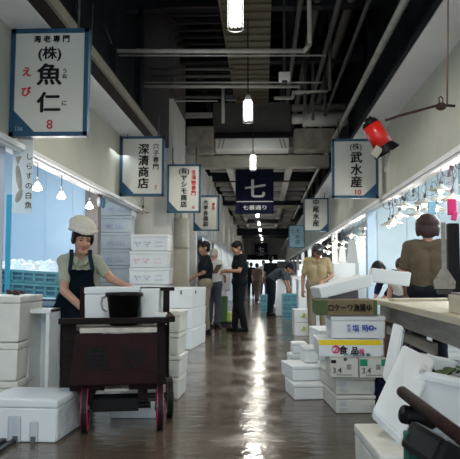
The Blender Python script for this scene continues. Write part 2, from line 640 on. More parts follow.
pA = hz(51, 110, 304, 10)
pA.append(pA[-1] + Vector((0.09, 0, 0.10)))
pA.append(pA[-1] + Vector((0.0, 0, 1.5)))
run('pipe', 'thick pale pipe crossing high over the aisle and turning up at its right end', 'pipe', pA, 0.036, M['pipe'])
run('pipe', 'thin pipe running just below the thick pale pipe across the aisle', 'pipe', hz(55.5, 104, 326, 10.1), 0.013, M['pipe'])
run('pipe', 'grey pipe over the left half of the aisle, above the paired lower pipes', 'pipe', hz(69, 150, 234, 12), 0.028, M['pipedark'])
run('pipe', 'dull pipe ending at the small junction box left of the hanging lamps', 'pipe', hz(76, 152, 232, 12.2), 0.03, M['pipedark'])
run('pipe', 'long pale pipe across the aisle above the middle hanging lamp', 'pipe', hz(86.5, 138, 300, 12.6), 0.034, M['pipe'])
run('pipe', 'thin pipe directly above the long pale lower pipe', 'pipe', hz(82.5, 140, 322, 12.5), 0.016, M['pipe'])
run('pipe', 'low grey pipe passing behind the middle hanging lamp', 'pipe', hz(97, 140, 232, 13), 0.03, M['pipedark'])
run('pipe', 'thin pipe below the low grey pipe near the left column', 'pipe', hz(101, 140, 218, 13.2), 0.014, M['pipe'])
run('pipe', 'short pipe at the right end of the overhead runs, dropping at an elbow', 'pipe',
    [px(292, 92, 13.5), px(328, 91, 13.5)], 0.03, M['pipe'])
run('pipe', 'stub of ribbed pipe on top of the air unit', 'pipe', [px(274, 98, 15), px(292, 98, 15), px(294, 93, 15), px(310, 92, 15)], 0.045, M['pipe'])
run('drop_pipe', 'vertical pale drop pipe with joints in front of the air unit', 'pipe',
    [px(223, 87, 13), px(223, 123, 13)], 0.036, M['pipe'])
run('pipe', 'long pale pipe slanting along the aisle above the right signs', 'pipe', [(1.83, 3.0, 4.6), (1.83, 40, 4.6)], 0.055, M['pipe'])
for k, (x, z, r, mm) in enumerate(((0.62, 5.6, 0.05, 'pipedark'), (0.95, 5.9, 0.075, 'dimpipe'), (1.18, 5.3, 0.05, 'pipedark'),
                                   (1.55, 5.9, 0.09, 'dimpipe'), (1.6, 5.2, 0.04, 'pipedark'))):
    run('ceiling_pipe', 'dim lengthwise pipe under the dark ceiling, %s counted rightward from the lit tan strip'
        % ['first', 'second', 'third', 'fourth', 'fifth'][k], 'pipe', [(x, 4, z), (x, 26, z)], r, M[mm])
run('conduit', 'dark vertical conduit on the left wall beside the overhead pipes', 'pipe', [px(141, 8, 11), px(141, 130, 11)], 0.05, M['darksteel'])
for k, (x, y0, y1, Y) in enumerate(((313, 8, 120, 14), (325, 40, 110, 14.5), (305, 50, 110, 13.8), (330, 8, 90, 12))):
    run('drop_pipe', 'dim vertical hanger among the dark right pipes, %s' %
        ['tall one in the middle', 'thin one near the silver duct', 'leftmost short one', 'rightmost one'][k], 'pipe',
        [px(x, y0, Y), px(x, y1, Y)], 0.035, M['pipedark'])
for k, (x0, y0, x1, y1, Y) in enumerate(((76, 4, 80, 30, 7.0), (93, 4, 91, 50, 7.2), (104, 24, 112, 44, 8.5))):
    run('hanger_rod', 'thin slanted steel rod in the dark upper left, %s' % ['above the shrimp sign', 'beside the shrimp sign edge', 'short diagonal one'][k],
        'rod', [px(x0, y0, Y), px(x1, y1, Y)], 0.008, M['pipedark'])

t = thing('air_unit', 'long dark ceiling air unit with a pale underside hanging over the aisle', 'air conditioner')
p0, p1 = px(212, 139, 16.8), px(292, 139, 16.8)
w = p1.x - p0.x
cx, zb = (p0.x + p1.x) / 2, p0.z
MB().box((cx, 17.15, zb + 0.55), (w * 0.98, 0.6, 0.9), bevel=0.02).build('casing', M['acbody'], t)
MB().box((cx, 17.1, zb + 0.09), (w + 0.05, 0.75, 0.14), bevel=0.01).build('lip', M['black'], t)
MB().box((cx, 17.10, zb - 0.14), (w * 0.92, 0.62, 0.30), bevel=0.02).build('grille_panel', M['acwhite'], t)
for k in (-1, 1):
    for j in range(2):
        MB().box((cx + k * (w * 0.36 + j * 0.1), 16.78, zb - 0.14), (0.03, 0.02, 0.26), rot=(0, R(-14 * k), 0)).build('vent_slot', M['beam'], t)
for k in (-0.8, 0.8):
    MB().cyl((cx + k, 17.15, zb + 0.9), (cx + k, 17.15, 6.7), 0.012).build('hanger', M['pipedark'], t)

a, c = px(292, 119, 16.6), px(342, 119, 16.6)
t = thing('silver_duct', 'silver lagged round duct to the right of the air unit', 'duct')
MB().cyl(a + Vector((.28, 0, 0)), c, 0.20, seg=24).build('duct_body', M['silver'], t, smooth=True)
MB().cyl(a, a + Vector((.3, 0, 0)), 0.13, seg=20).build('collar', M['silver'], t, smooth=True)
MB().sph(c, 0.20).build('end_cap', M['silver'], t, smooth=True)
o = MB().cyl(px(292, 108, 16.9), px(345, 107, 16.9), 0.10, seg=18).build('slim_duct', M['lagging'], smooth=True)
tag(o, 'slim lagged duct just above the silver round duct', 'duct')
a, c = px(294, 151, 16.8), px(334, 129, 16.8)
o = MB().box(((a.x + c.x) / 2, 16.9, (a.z + c.z) / 2), (c.x - a.x, 0.5, c.z - a.z), bevel=0.04).build('wrapped_duct', M['lagging'])
tag(o, 'brownish wrapped rectangular duct right of the air unit, below the silver one', 'duct')
a, c = px(186, 152, 16.4), px(213, 125, 16.4)
o = MB().box(((a.x + c.x) / 2, 16.7, (a.z + c.z) / 2), (c.x - a.x, 0.5, c.z - a.z), bevel=0.05).build('wrapped_duct', M['lagging'])
tag(o, 'beige wrapped duct elbow between the left column and air unit', 'duct')
a, c = px(180, 117, 16.2), px(212, 112, 16.2)
o = MB().box(((a.x + c.x) / 2, 16.3, (a.z + c.z) / 2), (c.x - a.x, 0.12, c.z - a.z)).build('cable_tray', M['beam'])
tag(o, 'short pale cable tray above the beige wrapped duct elbow', 'tray')
p = px(231, 98, 12.8)
o = MB().box(p, (0.22, 0.12, 0.10), bevel=0.01).cyl(p + Vector((-.14, 0, 0)), p + Vector((.16, 0, 0)), 0.03).build('junction_box', M['darkmetal'])
tag(o, 'small dark valve fitting left of the middle hanging lamp', 'fitting')

t = thing('speaker_horn', 'small white box on a thin rod hanging right of the lamps', 'speaker', px(284.5, 77, 11))
MB().box((0, 0, 0), (0.20, 0.14, 0.15), bevel=0.015).build('housing', M['acwhite'], t)
MB().lathe([(0.0, 0), (0.045, 0.0), (0.05, 0.03), (0.03, 0.05)], (0, -0.02, -0.11)).build('speaker_cone', M['darkmetal'], t)
MB().cyl((0, 0, 0.06), (0, 0, 1.7), 0.022).build('rod', M['pipedark'], t)


# ------------------------------------------------------------------ aisle lamps
def make_aisle_lamp(label, L=0.17):
    t = thing('aisle_lamp', label, 'lamp', group='lamps down the middle of the aisle')
    MB().lathe([(0.0, 0.0), (0.06, 0.0), (0.055, 0.06), (0.03, 0.10), (0.0, 0.10)], (0, 0, 0.17)).build('socket', M['acwhite'], t, smooth=True)
    for sx in (-0.045, 0.0, 0.045):
        for sy in (-0.03, 0.03):
            MB().cap((sx, sy, 0.15), (sx, sy, -L), 0.019, seg=10).build('tube', M['glowcool'], t, smooth=True)
    o = MB()
    for i in range(20):
        a, b2 = 2 * pi * i / 20, 2 * pi * (i + 1) / 20
        o.cyl((0.085 * cos(a), 0.085 * sin(a), -0.22), (0.085 * cos(b2), 0.085 * sin(b2), -0.22), 0.007, seg=6)
    o.cyl((-0.085, 0, -0.22), (-0.085, 0, 0.18), 0.004, seg=6).cyl((0.085, 0, -0.22), (0.085, 0, 0.18), 0.004, seg=6)
    o.build('guard_ring', M['chrome'], t)
    MB().cyl((0, 0, 0.26), (0, 0, 2.7), 0.012).build('rod', M['darkmetal'], t)
    return t


lampspots = [(235.5, 10, 6.9), (248, 110, 11.2), (253, 162, 16.4), (255.5, 188.5, 21.5), (257, 205.5, 26.7), (257.5, 217, 32), (259, 225, 37), (260.2, 231, 42), (261, 236, 47.5), (262, 240, 53)]
words = ['at the top edge of the picture', 'in front of the dark air unit', 'just above the numbered navy curtain',
         'hidden behind the navy curtain, nearer', 'hidden behind the navy curtain, farther',
         'just below the navy curtain', 'second below the navy curtain', 'third below the navy curtain',
         'fourth below the navy curtain', 'fifth below the navy curtain, faintest']
proto = None
for (x, y, Y), wd in zip(lampspots, words):
    lab = 'glowing fluorescent hanging lamp over the aisle ' + wd
    if proto is None:
        proto = make_aisle_lamp(lab)
        proto.location = px(x, y, Y)
    else:
        if Y == 32:
            proto = make_aisle_lamp(lab, 0.0)
            proto.location = px(x, y, Y)
        else:
            dup(proto, px(x, y, Y), None, lab)
for yy in (2.2, -2.5):  # unseen lights continuing the lamp row, added to brighten near box fronts
    l = bpy.data.lights.new('lamp_light', 'SPOT')
    l.spot_size = R(168)
    l.spot_blend = 0.35
    l.energy = 90
    l.color = (1.0, 0.95, 0.84)
    l.shadow_soft_size = 0.15
    o = bpy.data.objects.new('lamp_light', l)
    o.location = (-0.35, yy, 3.7)
    C.objects.link(o)
for i, (x, y, Y) in enumerate(lampspots):
    l = bpy.data.lights.new('lamp_light', 'SPOT' if i < 3 else 'POINT')
    if i < 3:
        l.spot_size = R(168)
        l.spot_blend = 0.35
    l.energy = (80, 75, 80, 8, 9, 12, 14, 18, 20, 22)[i]
    l.color = (1.0, 0.95, 0.84)
    l.shadow_soft_size = 0.12
    o = bpy.data.objects.new('lamp_light', l)
    o.location = px(x, y, Y) + Vector((0, -0.0, -0.38))
    C.objects.link(o)


# ------------------------------------------------------------------ hanging shop signs
def sign(label, x0, x1, y0, y1, Y, texts, corner='l', num=None, panel='signwhite', th=0.09, name='shop_sign'):
    a, c = px(x0, y1, Y), px(x1, y0, Y)
    w, h = c.x - a.x, c.z - a.z
    t = thing(name, label, 'sign', ((a.x + c.x) / 2, Y, (a.z + c.z) / 2), (0, R(0.3), 0), group='shop signs over the aisle')
    fr = 0.055 * w
    MB().box((0, 0, h / 2 - fr / 2), (w, th, fr)).box((0, 0, -h / 2 + fr / 2), (w, th, fr)).box((-w / 2 + fr / 2, 0, 0), (fr, th, h)).box(
        (w / 2 - fr / 2, 0, 0), (fr, th, h)).build('frame', M['navy'], t)
    MB().box((0, 0, 0), (w - fr, th * 0.72, h - fr)).build('panel', M[panel], t)
    s = -1 if corner == 'l' else 1
    if corner:
        X0, Z0 = s * (w / 2 - fr), -h / 2 + fr
        pts = [(X0, Z0), (X0 - s * 0.27 * w, Z0), (X0, Z0 + 0.20 * h)]
        MB().prism(pts, 'y', -th * 0.36 - 0.006, -th * 0.30).build('corner_flash', M['navy'], t)
    for (body, fx, fz, size, mm, bold, line, sx) in texts:
        text('lettering', body, size * h, M[mm], t, (fx * w, -th * 0.36 - 0.006, fz * h), bold, line=line, sx=sx)
    # bracket back to the fascia above
    MB().cyl((-w * 0.35, 0, h / 2), (-w * 0.35, 0, h / 2 + 0.35), 0.012).build('hanger', M['pipedark'], t)
    MB().cyl((w * 0.35, 0, h / 2), (w * 0.35, 0, h / 2 + 0.35), 0.012).build('hanger', M['pipedark'], t)
    return t


sign('large white shrimp specialist sign framed in navy, top left, red number 8', 10.5, 90, 29.5, 137.5, 6.0, [
    ('海 老 専 門', 0.02, 0.405, 0.070, 'ink', 0.03, 1, 1.0),
    ('(株)', 0.0, 0.265, 0.125, 'ink', 0.03, 1, 1.1),
    ('魚', 0.0, 0.075, 0.21, 'ink', 0.034, 1, 1.15),
    ('仁', 0.0, -0.185, 0.20, 'ink', 0.036, 1, 1.15),
    ('え', -0.29, 0.10, 0.095, 'red', 0.04, 1, 1.0),
    ('び', -0.29, -0.085, 0.095, 'red', 0.04, 1, 1.0),
    ('う\nお', 0.20, 0.08, 0.05, 'ink', 0.015, 1.0, 1.0),
    ('に', 0.20, -0.195, 0.055, 'ink', 0.015, 1, 1.0),
    ('8', 0.02, -0.39, 0.12, 'red', 0.012, 1, 1.0),
    ('156', -0.37, -0.43, 0.052, 'faint', 0.0, 1, 1.0)])
sign('white conger eel shop sign with small red 7, second from left', 120.3, 164.8, 136.5, 196.5, 10.7, [
    ('深\n清\n商\n店', 0.03, 0.0, 0.185, 'ink', 0.035, 1.03, 1.0),
    ('穴\n子\n専\n門', 0.31, 0.16, 0.105, 'ink', 0.02, 1.08, 1.0),
    ('7', 0.31, -0.36, 0.10, 'red', 0.012, 1, 1.0)])
sign('white sign with red column of characters and red 6, above the left column cabinets', 167.3, 201, 164.5, 213, 12.5, [
    ('(有)\nヤ\nシ\nモ\n商\n店', 0.0, 0.02, 0.135, 'ink', 0.035, 1.02, 1.0),
    ('北\n海\n物\n専\n門', 0.29, 0.12, 0.105, 'red', 0.03, 1.02, 1.0),
    ('6', 0.29, -0.38, 0.10, 'red', 0.012, 1, 1.0)])
sign('smaller white sign with navy frame, farthest of the left row', 193.5, 219.5, 195.5, 231, 16.8, [
    ('六\n平\n井\n商\n店', -0.02, 0.0, 0.145, 'ink', 0.03, 1.05, 1.0),
    ('鮮\n魚', 0.28, 0.2, 0.10, 'red', 0.0, 1.05, 1.0)])
sign('white sign with three large black characters and red 10, on the right', 332, 377.5, 139, 198.5, 10.8, [
    ('(株)', 0.02, 0.36, 0.125, 'ink', 0.01, 1, 1.0),
    ('武\n水\n産', 0.03, -0.02, 0.20, 'ink', 0.036, 1.03, 1.0),
    ('10', 0.06, -0.40, 0.115, 'red', 0.03, 1, 1.1)], corner='r')
sign('white sign with four black characters beyond the number 10 sign', 303.5, 328.3, 198, 231.8, 18.8, [
    ('中\n尾\n水\n産', 0.0, 0.06, 0.20, 'ink', 0.036, 1.03, 1.0)], corner='r')
sign('small pale blue sign hanging farthest along the right side', 288.8, 304.6, 225, 248, 28, [
    ('大\n水\n店', 0.05, 0.0, 0.22, 'navy', 0.01, 1.1, 1.0),
    ('専\n門', -0.28, 0.2, 0.12, 'navy', 0.0, 1.1, 1.0)], corner=None, panel='signblue')

# navy curtains across the aisle
def noren(label, x0, x1, y0, y1, Y, small):
    a, c = px(x0, y1, Y), px(x1, y0, Y)
    w, h = c.x - a.x, c.z - a.z
    t = thing('noren_curtain', label, 'curtain', ((a.x + c.x) / 2, Y, (a.z + c.z) / 2))
    bm = bmesh.new()
    nx, nz = 24, 12
    g = [[bm.verts.new((w * (i / nx - .5), 0.02 * sin(i * 1.1) * (1 - j / nz), h * (j / nz - .5))) for j in range(nz + 1)] for i in range(nx + 1)]
    for i in range(nx):
        for j in range(nz):
            bm.faces.new((g[i][j], g[i + 1][j], g[i + 1][j + 1], g[i][j + 1]))
    bmesh.ops.solidify(bm, geom=bm.faces[:], thickness=0.006)
    m = MB()
    m.bm.free()
    m.bm = bm
    m.build('cloth', M['banner'], t, smooth=True)
    for k in (-.4, .4):
        MB().cyl((k * w, 0, h / 2), (k * w, 0, h / 2 + (0.3 if Y < 20 else 2.6)), 0.008).build('cord', M['pipedark'], t)
    MB().cyl((-w * .54, 0, h / 2), (w * .54, 0, h / 2), 0.02).build('rod', M['woodbrown'], t)
    MB().box((0, -0.032, -h * 0.245), (w * 0.96, 0.006, 0.022)).build('stripe', M['bannerwhite'], t)
    text('lettering', '七', 0.42 * h, M['bannerwhite'], t, (0.02 * w, -0.035, 0.03 * h), 0.022, sx=1.1)
    text('lettering', small, 0.10 * h, M['bannerwhite'], t, (0, -0.035, -h * 0.37), 0.006, sx=1.3)
    return t


noren('navy cloth curtain with a large white 七 hanging below the pale beam', 235.5, 273.5, 166, 214, 17.98, '七番通り')
noren('tiny distant navy curtain with a white 七 near the far exit', 254.5, 267.5, 243, 256.5, 56, '七番通り')


# ------------------------------------------------------------------ red clamp lamp, upper right
YR = 4.2
t = thing('clamp_lamp', 'red clip-on spotlight with a black flared rim on a rusty arm', 'lamp', px(381, 135, YR))
L0 = t.location.copy()
def q(x, y, Y=YR):
    return px(x, y, Y) - L0
ax0, ax1 = q(371, 125), q(384, 147)
MB().cyl(ax0, ax1, 0.060, 0.066, seg=24).build('lamp_shade', M['redshade'], t, smooth=True)
d = (ax1 - ax0).normalized()
o = MB().cyl(ax0 - d * 0.035, ax0, 0.042, 0.062, seg=24).cyl(ax0 - d * .05, ax0 - d * .03, 0.03, seg=16)
o.build('shade_cap', M['black'], t, smooth=True)
MB().cyl(q(383, 146), q(387, 152.5), 0.068, 0.094, seg=28, cap=False).build('shade_rim', M['black'], t, smooth=True)
MB().box(q(375, 153) + Vector((0, -0.065, -0.005)), (0.05, 0.012, 0.07), rot=(0, R(35), 0)).build('clip', M['lagging'], t)
MB().tube([q(377, 121), q(384, 117), q(388, 119)], 0.004).build('wire_loop', M['chrome'], t)
MB().tube([q(385, 120.5), q(400, 115.5), q(439, 105), q(455, 106)], 0.009).build('arm', M['rust'], t, smooth=True)
MB().sph(q(441, 106.5), (0.036, 0.03, 0.027)).tube([q(439.5, 104), q(438.8, 98), q(441, 96.5), q(443, 99), q(442.5, 104)], 0.004).build('joint', M['rust'], t)
MB().cyl(q(447, 104), q(448.5, -30), 0.006).build('rod', M['woodbrown'], t)
MB().tube([q(391, 150), q(388, 158), q(385, 172)], 0.009).build('cable', M['lagging'], t)

# ------------------------------------------------------------------ foam boxes
def foam_box(label, loc, w, d, h, rot=0, m='foam', lid=True, opened=False, slots=(), group=None, marks=(), name='foam_box', seam=0.72):
    """origin at the base centre; front face looks along local -Y"""
    t = thing(name, label, 'box', loc, rot, group)
    if opened:
        k = 0.035
        b = MB().box((0, 0, 0.02), (w * .96, d * .96, 0.04), bevel=0.006)
        b.box((0, -d / 2 + k / 2, h / 2), (w, k, h), bevel=0.008).box((0, d / 2 - k / 2, h / 2), (w, k, h), bevel=0.008)
        b.box((-w / 2 + k / 2, 0, h / 2), (k, d, h), bevel=0.008).box((w / 2 - k / 2, 0, h / 2), (k, d, h), bevel=0.008)
        b.build('body', M[m], t)
        MB().box((0, -d / 2 - 0.004, h - 0.03), (w + .012, 0.012, 0.03), bevel=0.004).box((0, d / 2 + 0.004, h - 0.03), (w + .012, 0.012, 0.03), bevel=0.004).box(
            (-w / 2 - .004, 0, h - 0.03), (0.012, d, 0.03), bevel=0.004).box((w / 2 + .004, 0, h - 0.03), (0.012, d, 0.03), bevel=0.004).build('rim', M[m], t)
    elif lid:
        lh = min(0.05, h * 0.22)
        MB().box((0, 0, (h - lh) / 2), (w * 0.985, d * 0.985, h - lh - 0.003), bevel=0.012, taper=0.975).build('body', M[m], t)
        MB().box((0, 0, h - lh / 2), (w, d, lh), bevel=0.012).box((0, 0, h - 0.001), (w * 0.8, d * 0.85, 0.008), bevel=0.003).build('lid', M[m], t)
    else:
        MB().box((0, 0, h / 2), (w, d, h), bevel=0.012, taper=0.975).build('body', M[m], t)
    for (sx, sz, sw, sh, face) in slots:
        if face == 'f':
            MB().box((sx, -d / 2 + 0.002, sz), (sw, 0.02, sh), bevel=0.004).build('handle_slot', M['slot'], t)
        else:
            MB().box((w / 2 - 0.002, sx, sz), (0.02, sw, sh), bevel=0.004).build('handle_slot', M['slot'], t)
    for (body, x, z, size, mm, bold, sx) in marks:
        text('printed_mark', body, size, M[mm], t, (x, -d / 2 - 0.003, z), bold, sx=sx)
    return t


# front-left box wrapped in film, standing on the floor
t = foam_box('white foam box on the floor at front left with a film-wrapped shiny side', (-1.56, 4.34, 0), 0.50, 0.47, 0.27, R(-3))
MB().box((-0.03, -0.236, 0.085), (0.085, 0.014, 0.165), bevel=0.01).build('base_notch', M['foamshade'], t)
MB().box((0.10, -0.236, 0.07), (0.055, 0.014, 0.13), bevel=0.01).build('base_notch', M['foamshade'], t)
MB().box((-0.02, -0.242, 0.02), (0.035, 0.014, 0.045)).build('drain_slot', M['slot'], t)
MB().box((0.10, -0.242, 0.02), (0.03, 0.014, 0.045)).build('drain_slot', M['slot'], t)
MB().box((0.247, 0, 0.115), (0.008, 0.45, 0.20), bevel=0.003).build('film', M['wrap'], t)
o = MB()
for i in range(7):
    o.box((-2.05 + i * 0.075, 3.9, 0.012), (0.03, 0.5, 0.024))
tag(o.build('floor_grate', M['darkmetal']), 'dark slatted drain grate at the bottom left corner', 'grate')

# left edge stack
ws = ['lowest', 'middle', 'topmost']
for k, (z, hh) in enumerate(((0, .28), (.285, .28), (.57, .34))):
    foam_box('large off-white foam tub stacked at the left edge, ' + ws[k] + ' of three', (-2.165, 4.98, z), 0.66 + 0.02 * (k == 2), 0.55, hh, R(2), 'foamwarm', group='tubs stacked at the left edge')
o = MB()
random.seed(3)
for i in range(14):
    o.sph((-2.05 + -.13 + random.uniform(-.2, .25), 4.95 + random.uniform(-.2, .2), 0.93), (0.03, 0.02, 0.015), rot=(random.random(), random.random(), random.random()), seg=8, rings=6)
tag(o.build('scraps', M['leafdk']), 'loose vegetable scraps lying on top of the left edge stack', 'scraps', kind='stuff')
t = foam_box('open white foam box stood on its end between the left stack and the woman', (-1.61, 5.26, 0.40), 0.20, 0.16, 0.80, 0, opened=False, lid=False)
t.location = (-1.775, 5.12, 0.0)
for c in list(t.children):
    bpy.data.objects.remove(c)
b = MB().box((-0.08, 0, .40), (0.03, .3, .80), bevel=.006).box((0, 0.135, .40), (0.19, .03, .80), bevel=.006).box((0.08, 0, .40), (0.03, .3, .80), bevel=.006)
b.box((0, 0, .785), (0.19, .3, .03), bevel=.006).box((0, 0, .015), (0.19, .3, .03), bevel=.006).build('body', M['foam'], t)
MB().box((0, -0.145, 0.786), (0.21, 0.02, 0.035), bevel=.006).box((-.095, -0.145, 0.40), (0.025, 0.02, 0.79), bevel=.006).build('rim', M['foam'], t)

# blue crates heaped with ice
def crate(label, loc, w, d, h, rot, m='crate', group=None):
    t = thing('plastic_crate', label, 'crate', loc, rot, group)
    k = 0.018
    b = MB().box((0, 0, 0.01), (w * .96, d * .96, 0.02))
    n = max(3, int(w / 0.12))
    for (cx, cy, lx, ly) in ((0, -d / 2, w, k), (0, d / 2, w, k), (-w / 2, 0, k, d), (w / 2, 0, k, d)):
        b.box((cx, cy, h * 0.08), (lx, ly, h * 0.14)).box((cx, cy, h * 0.5), (lx, ly, h * 0.12)).box((cx, cy, h * 0.90), (lx + .012, ly + .012, h * 0.2))
        L = lx if lx > ly else ly
        nn = max(3, int(L / 0.11))
        for i in range(nn + 1):
            s = -L / 2 + L * i / nn
            b.box((cx + (s if lx > ly else 0), cy + (0 if lx > ly else s), h / 2), (0.022 if lx > ly else k, k if lx > ly else 0.022, h))
    b.build('lattice', M[m], t)
    MB().box((0, 0, h * .42), (w * .95, d * .95, h * .75)).build('lining', M['cratedk' if m == 'crate' else 'slot'], t)
    return t


o = thing('plastic_tub', 'slate blue plastic tub carrying the lower crate at left', 'tub', (-2.25, 6.55, 0))
MB().box((0, 0, 0.40), (1.15, 0.7, 0.80), bevel=0.02, taper=0.93).build('tub_body', M['tub'], o)
MB().box((0, 0, 0.79), (1.19, 0.74, 0.05), bevel=0.01).build('rim', M['tub'], o)
crate('teal lattice crate of ice, lower of the two at left', (-2.3, 6.5, 0.865), 1.0, 0.6, 0.125, (0, R(3.5), R(-2)), group='ice crates at left')
crate('teal lattice crate of ice, upper of the two at left', (-2.32, 6.5, 0.995), 1.0, 0.6, 0.120, (0, R(3.5), R(1)), group='ice crates at left')
bm = bmesh.new()
bmesh.ops.create_grid(bm, x_segments=60, y_segments=36, size=0.5)
random.seed(5)
for v in bm.verts:
    x, y = v.co.x, v.co.y
    e = max(0, 1 - (abs(x) / 0.5) ** 4) * max(0, 1 - (abs(y) / 0.5) ** 4)
    v.co.z = e * (0.10 + 0.06 * noise.noise(Vector((x * 5, y * 5, 0))) + 0.05 * noise.noise(Vector((x * 18, y * 18, 3)))) - 0.02
    v.co.y *= 0.56
    v.co.x *= 0.95
m_ = MB(); m_.bm.free(); m_.bm = bm
tag(m_.build('ice_heap', M['ice'], loc=(-2.32, 6.5, 1.11), rot=(0, R(3.5), R(1))), 'heap of crushed ice on the upper teal crate at left', 'ice', kind='stuff')

# box stacks at the cross wall
cs = ['lowest', 'second from floor', 'third from floor', 'fourth from floor', 'fifth from floor', 'sixth from floor', 'seventh from floor', 'topmost']
for k in range(6):
    foam_box('white foam box of the front stack before the left pillar, ' + (cs[k] if k < 5 else 'topmost'),
             (-2.06 + (0.02 if k % 2 else 0), 11.55, k * 0.3), 0.68 + (0.05 if k == 3 else 0), 0.5, 0.293, 0, 'foam', group='front stack by the left pillar',
             marks=(('ヤマ 二', -0.02, 0.12, 0.12, 'faint' if k % 2 else 'faintred', 0.0, 1.4),) if k > 2 else ())
for k in range(8):  # this stack's shade is put into its greyer foam colour
    foam_box('shade-grey foam box of the taller shaded stack by the brown post, ' + cs[k], (-2.78 + 0.03 * (k % 2), 11.95, k * 0.31), 0.62, 0.45, 0.303, 0, 'foamshade',
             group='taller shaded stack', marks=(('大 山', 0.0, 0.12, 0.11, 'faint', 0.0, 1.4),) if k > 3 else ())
for k in range(3):
    foam_box('small foam box of the low stack at the right end of the pillar stacks, ' + ['lowest', 'middle', 'topmost'][k], (-2.30, 10.9, k * 0.29), 0.6, 0.42, 0.285, 0, 'foam', group='low pillar stack')

# beige cabinets between the pillar and the men
for k, (z0, z1) in enumerate(((0.0, 1.62), (1.63, 2.25))):
    t = thing('metal_cabinet', ['tall beige metal locker right of the white pillar', 'small beige cabinet standing on the tall locker'][k], 'cabinet', (-1.83, 13.35, z0))
    hh = z1 - z0
    MB().box((0, 0, hh / 2), (0.50, 0.4, hh), bevel=0.01).build('body', M['cabinet'], t)
    dr = MB().box((0.0, -0.21, hh / 2), (0.46, 0.02, hh - 0.05), bevel=0.005).build('door', M['cabinet'], t)
    MB().box((0.17, -0.225, hh / 2), (0.02, 0.02, 0.12)).build('handle', M['chrome'], dr)
for k in range(3):
    o = MB().box((-1.92 + k * 0.13, 13.3, 2.31), (0.11, 0.2, 0.12 + 0.03 * (k == 1)), bevel=0.01).build('carton', M['card'])
    tag(o, 'little pale carton on top of the beige cabinets, ' + ['leftmost', 'middle', 'rightmost'][k], 'carton', 'cartons on the cabinets')

# the big block of foam boxes behind the cart (two columns, three high)
for k in range(3):
    foam_box('long white foam box of the big aisle stack behind the cart, ' + ws[k], (-1.315, 9.85, k * 0.295), 0.66, 1.15, 0.29, R(-4.5), 'foam', lid=False,
             group='big aisle stack', slots=((0.16, 0.23, 0.018, 0.06, 'f'),) + (((-0.35, 0.23, 0.05, 0.05, 's'),) if k == 2 else ()))
for k in range(4):
    foam_box('white foam box in the low stack directly behind the cart, ' + (ws[k] if k < 2 else ['', '', 'third', 'topmost'][k]), (-0.98 + 0.01 * (k % 2), 5.75, k * 0.19), 0.52, 0.4, 0.186, R(-3), 'foamwarm', group='low stack behind cart')

# shop clutter on the left wall: fish banner, bulbs, scales
t = thing('fish_banner', 'white hanging cloth with a brown fish picture at the far left', 'banner', px(22.5, 176, 6.2), (0, 0, R(4)))
MB().box((0, 0, 0), (0.20, 0.006, 0.75)).build('cloth', M['foam'], t)
MB().sph((-0.035, -0.006, -0.02), (0.028, 0.004, 0.13), rot=(0, R(-8), 0)).prism([(-.05, .11), (-.01, .2), (-.07, .19)], 'y', -.007, -.003).sph((-.03, -.006, -.2), (0.03, .004, .07), rot=(0, R(20), 0)).build('fish_print', M['lagging'], t)
text('lettering', 'し\nら\nす\nの\n白\n魚', 0.075, M['ink'], t, (0.065, -0.006, -0.05), 0.0, line=1.3)
text('lettering', '特', 0.06, M['red'], t, (-0.05, -0.006, 0.32), 0.0)
MB().cyl((-0.12, 0, 0.375), (0.12, 0, 0.375), 0.008).build('rod', M['chrome'], t)
t = thing('door_curtain', 'narrow white and blue plastic strip curtain at the left picture edge', 'curtain', px(4, 215, 6.0))
MB().box((-0.03, 0, -0.05), (0.05, 0.01, 1.45)).build('strip', M['bannerwhite'], t)
MB().box((0.04, 0.02, -0.30), (0.05, 0.01, 1.0)).build('strip', M['aqua'], t)
MB().cyl((-0.2, 0.01, 0.68), (0.1, 0.01, 0.68), 0.012).build('rail', M['chrome'], t)


def make_bulb(label, cat='lamp'):
    t = thing('spot_bulb', label, cat, group='bulbs under the left fascia')
    MB().cyl((0, 0, 0.05), (0, 0, 0.34), 0.006).build('cord', M['darkmetal'], t)
    MB().cyl((0, 0, 0.02), (0, 0, 0.09), 0.022, 0.016, seg=14).build('socket', M['chrome'], t, smooth=True)
    MB().lathe([(0.015, 0.03), (0.03, 0.0), (0.062, -0.05), (0.058, -0.075), (0.0, -0.088)], seg=20).build('bulb', M['glowwarm'], t, smooth=True)
    return t


pb = None
for k, (x, y, Y) in enumerate(((37.5, 184, 6.9), (61.5, 193, 7.8), (89.5, 203.5, 9.0))):
    lab = 'glowing reflector bulb hanging under the left fascia, ' + ['leftmost', 'middle', 'nearest the brown post'][k] + ' of three'
    if pb is None:
        pb = make_bulb(lab)
        pb.location = px(x, y, Y)
        pb.scale = (.82, .82, .9)
    else:
        dup(pb, px(x, y, Y), None, lab)
    l = bpy.data.lights.new('bulb_light', 'POINT')
    l.energy = 9
    l.color = (1, 0.93, 0.82)
    l.shadow_soft_size = 0.06
    o = bpy.data.objects.new('bulb_light', l)
    o.location = px(x, y, Y) + Vector((0, 0, -0.2))
    C.objects.link(o)
t = thing('unlit_bulb_holder', 'dark blue and white clip lamp beside the brown post', 'lamp', px(102, 203, 9.6))
MB().sph((0.02, 0, 0), (0.035, 0.05, 0.085)).build('shade', M['navy'], t, smooth=True)
MB().sph((-0.05, 0, 0.02), (0.03, 0.04, 0.08)).build('bulb', M['bannerwhite'], t, smooth=True)
MB().cyl((0, 0, 0.07), (0, 0, 0.2), 0.006).build('cord', M['darkmetal'], t)


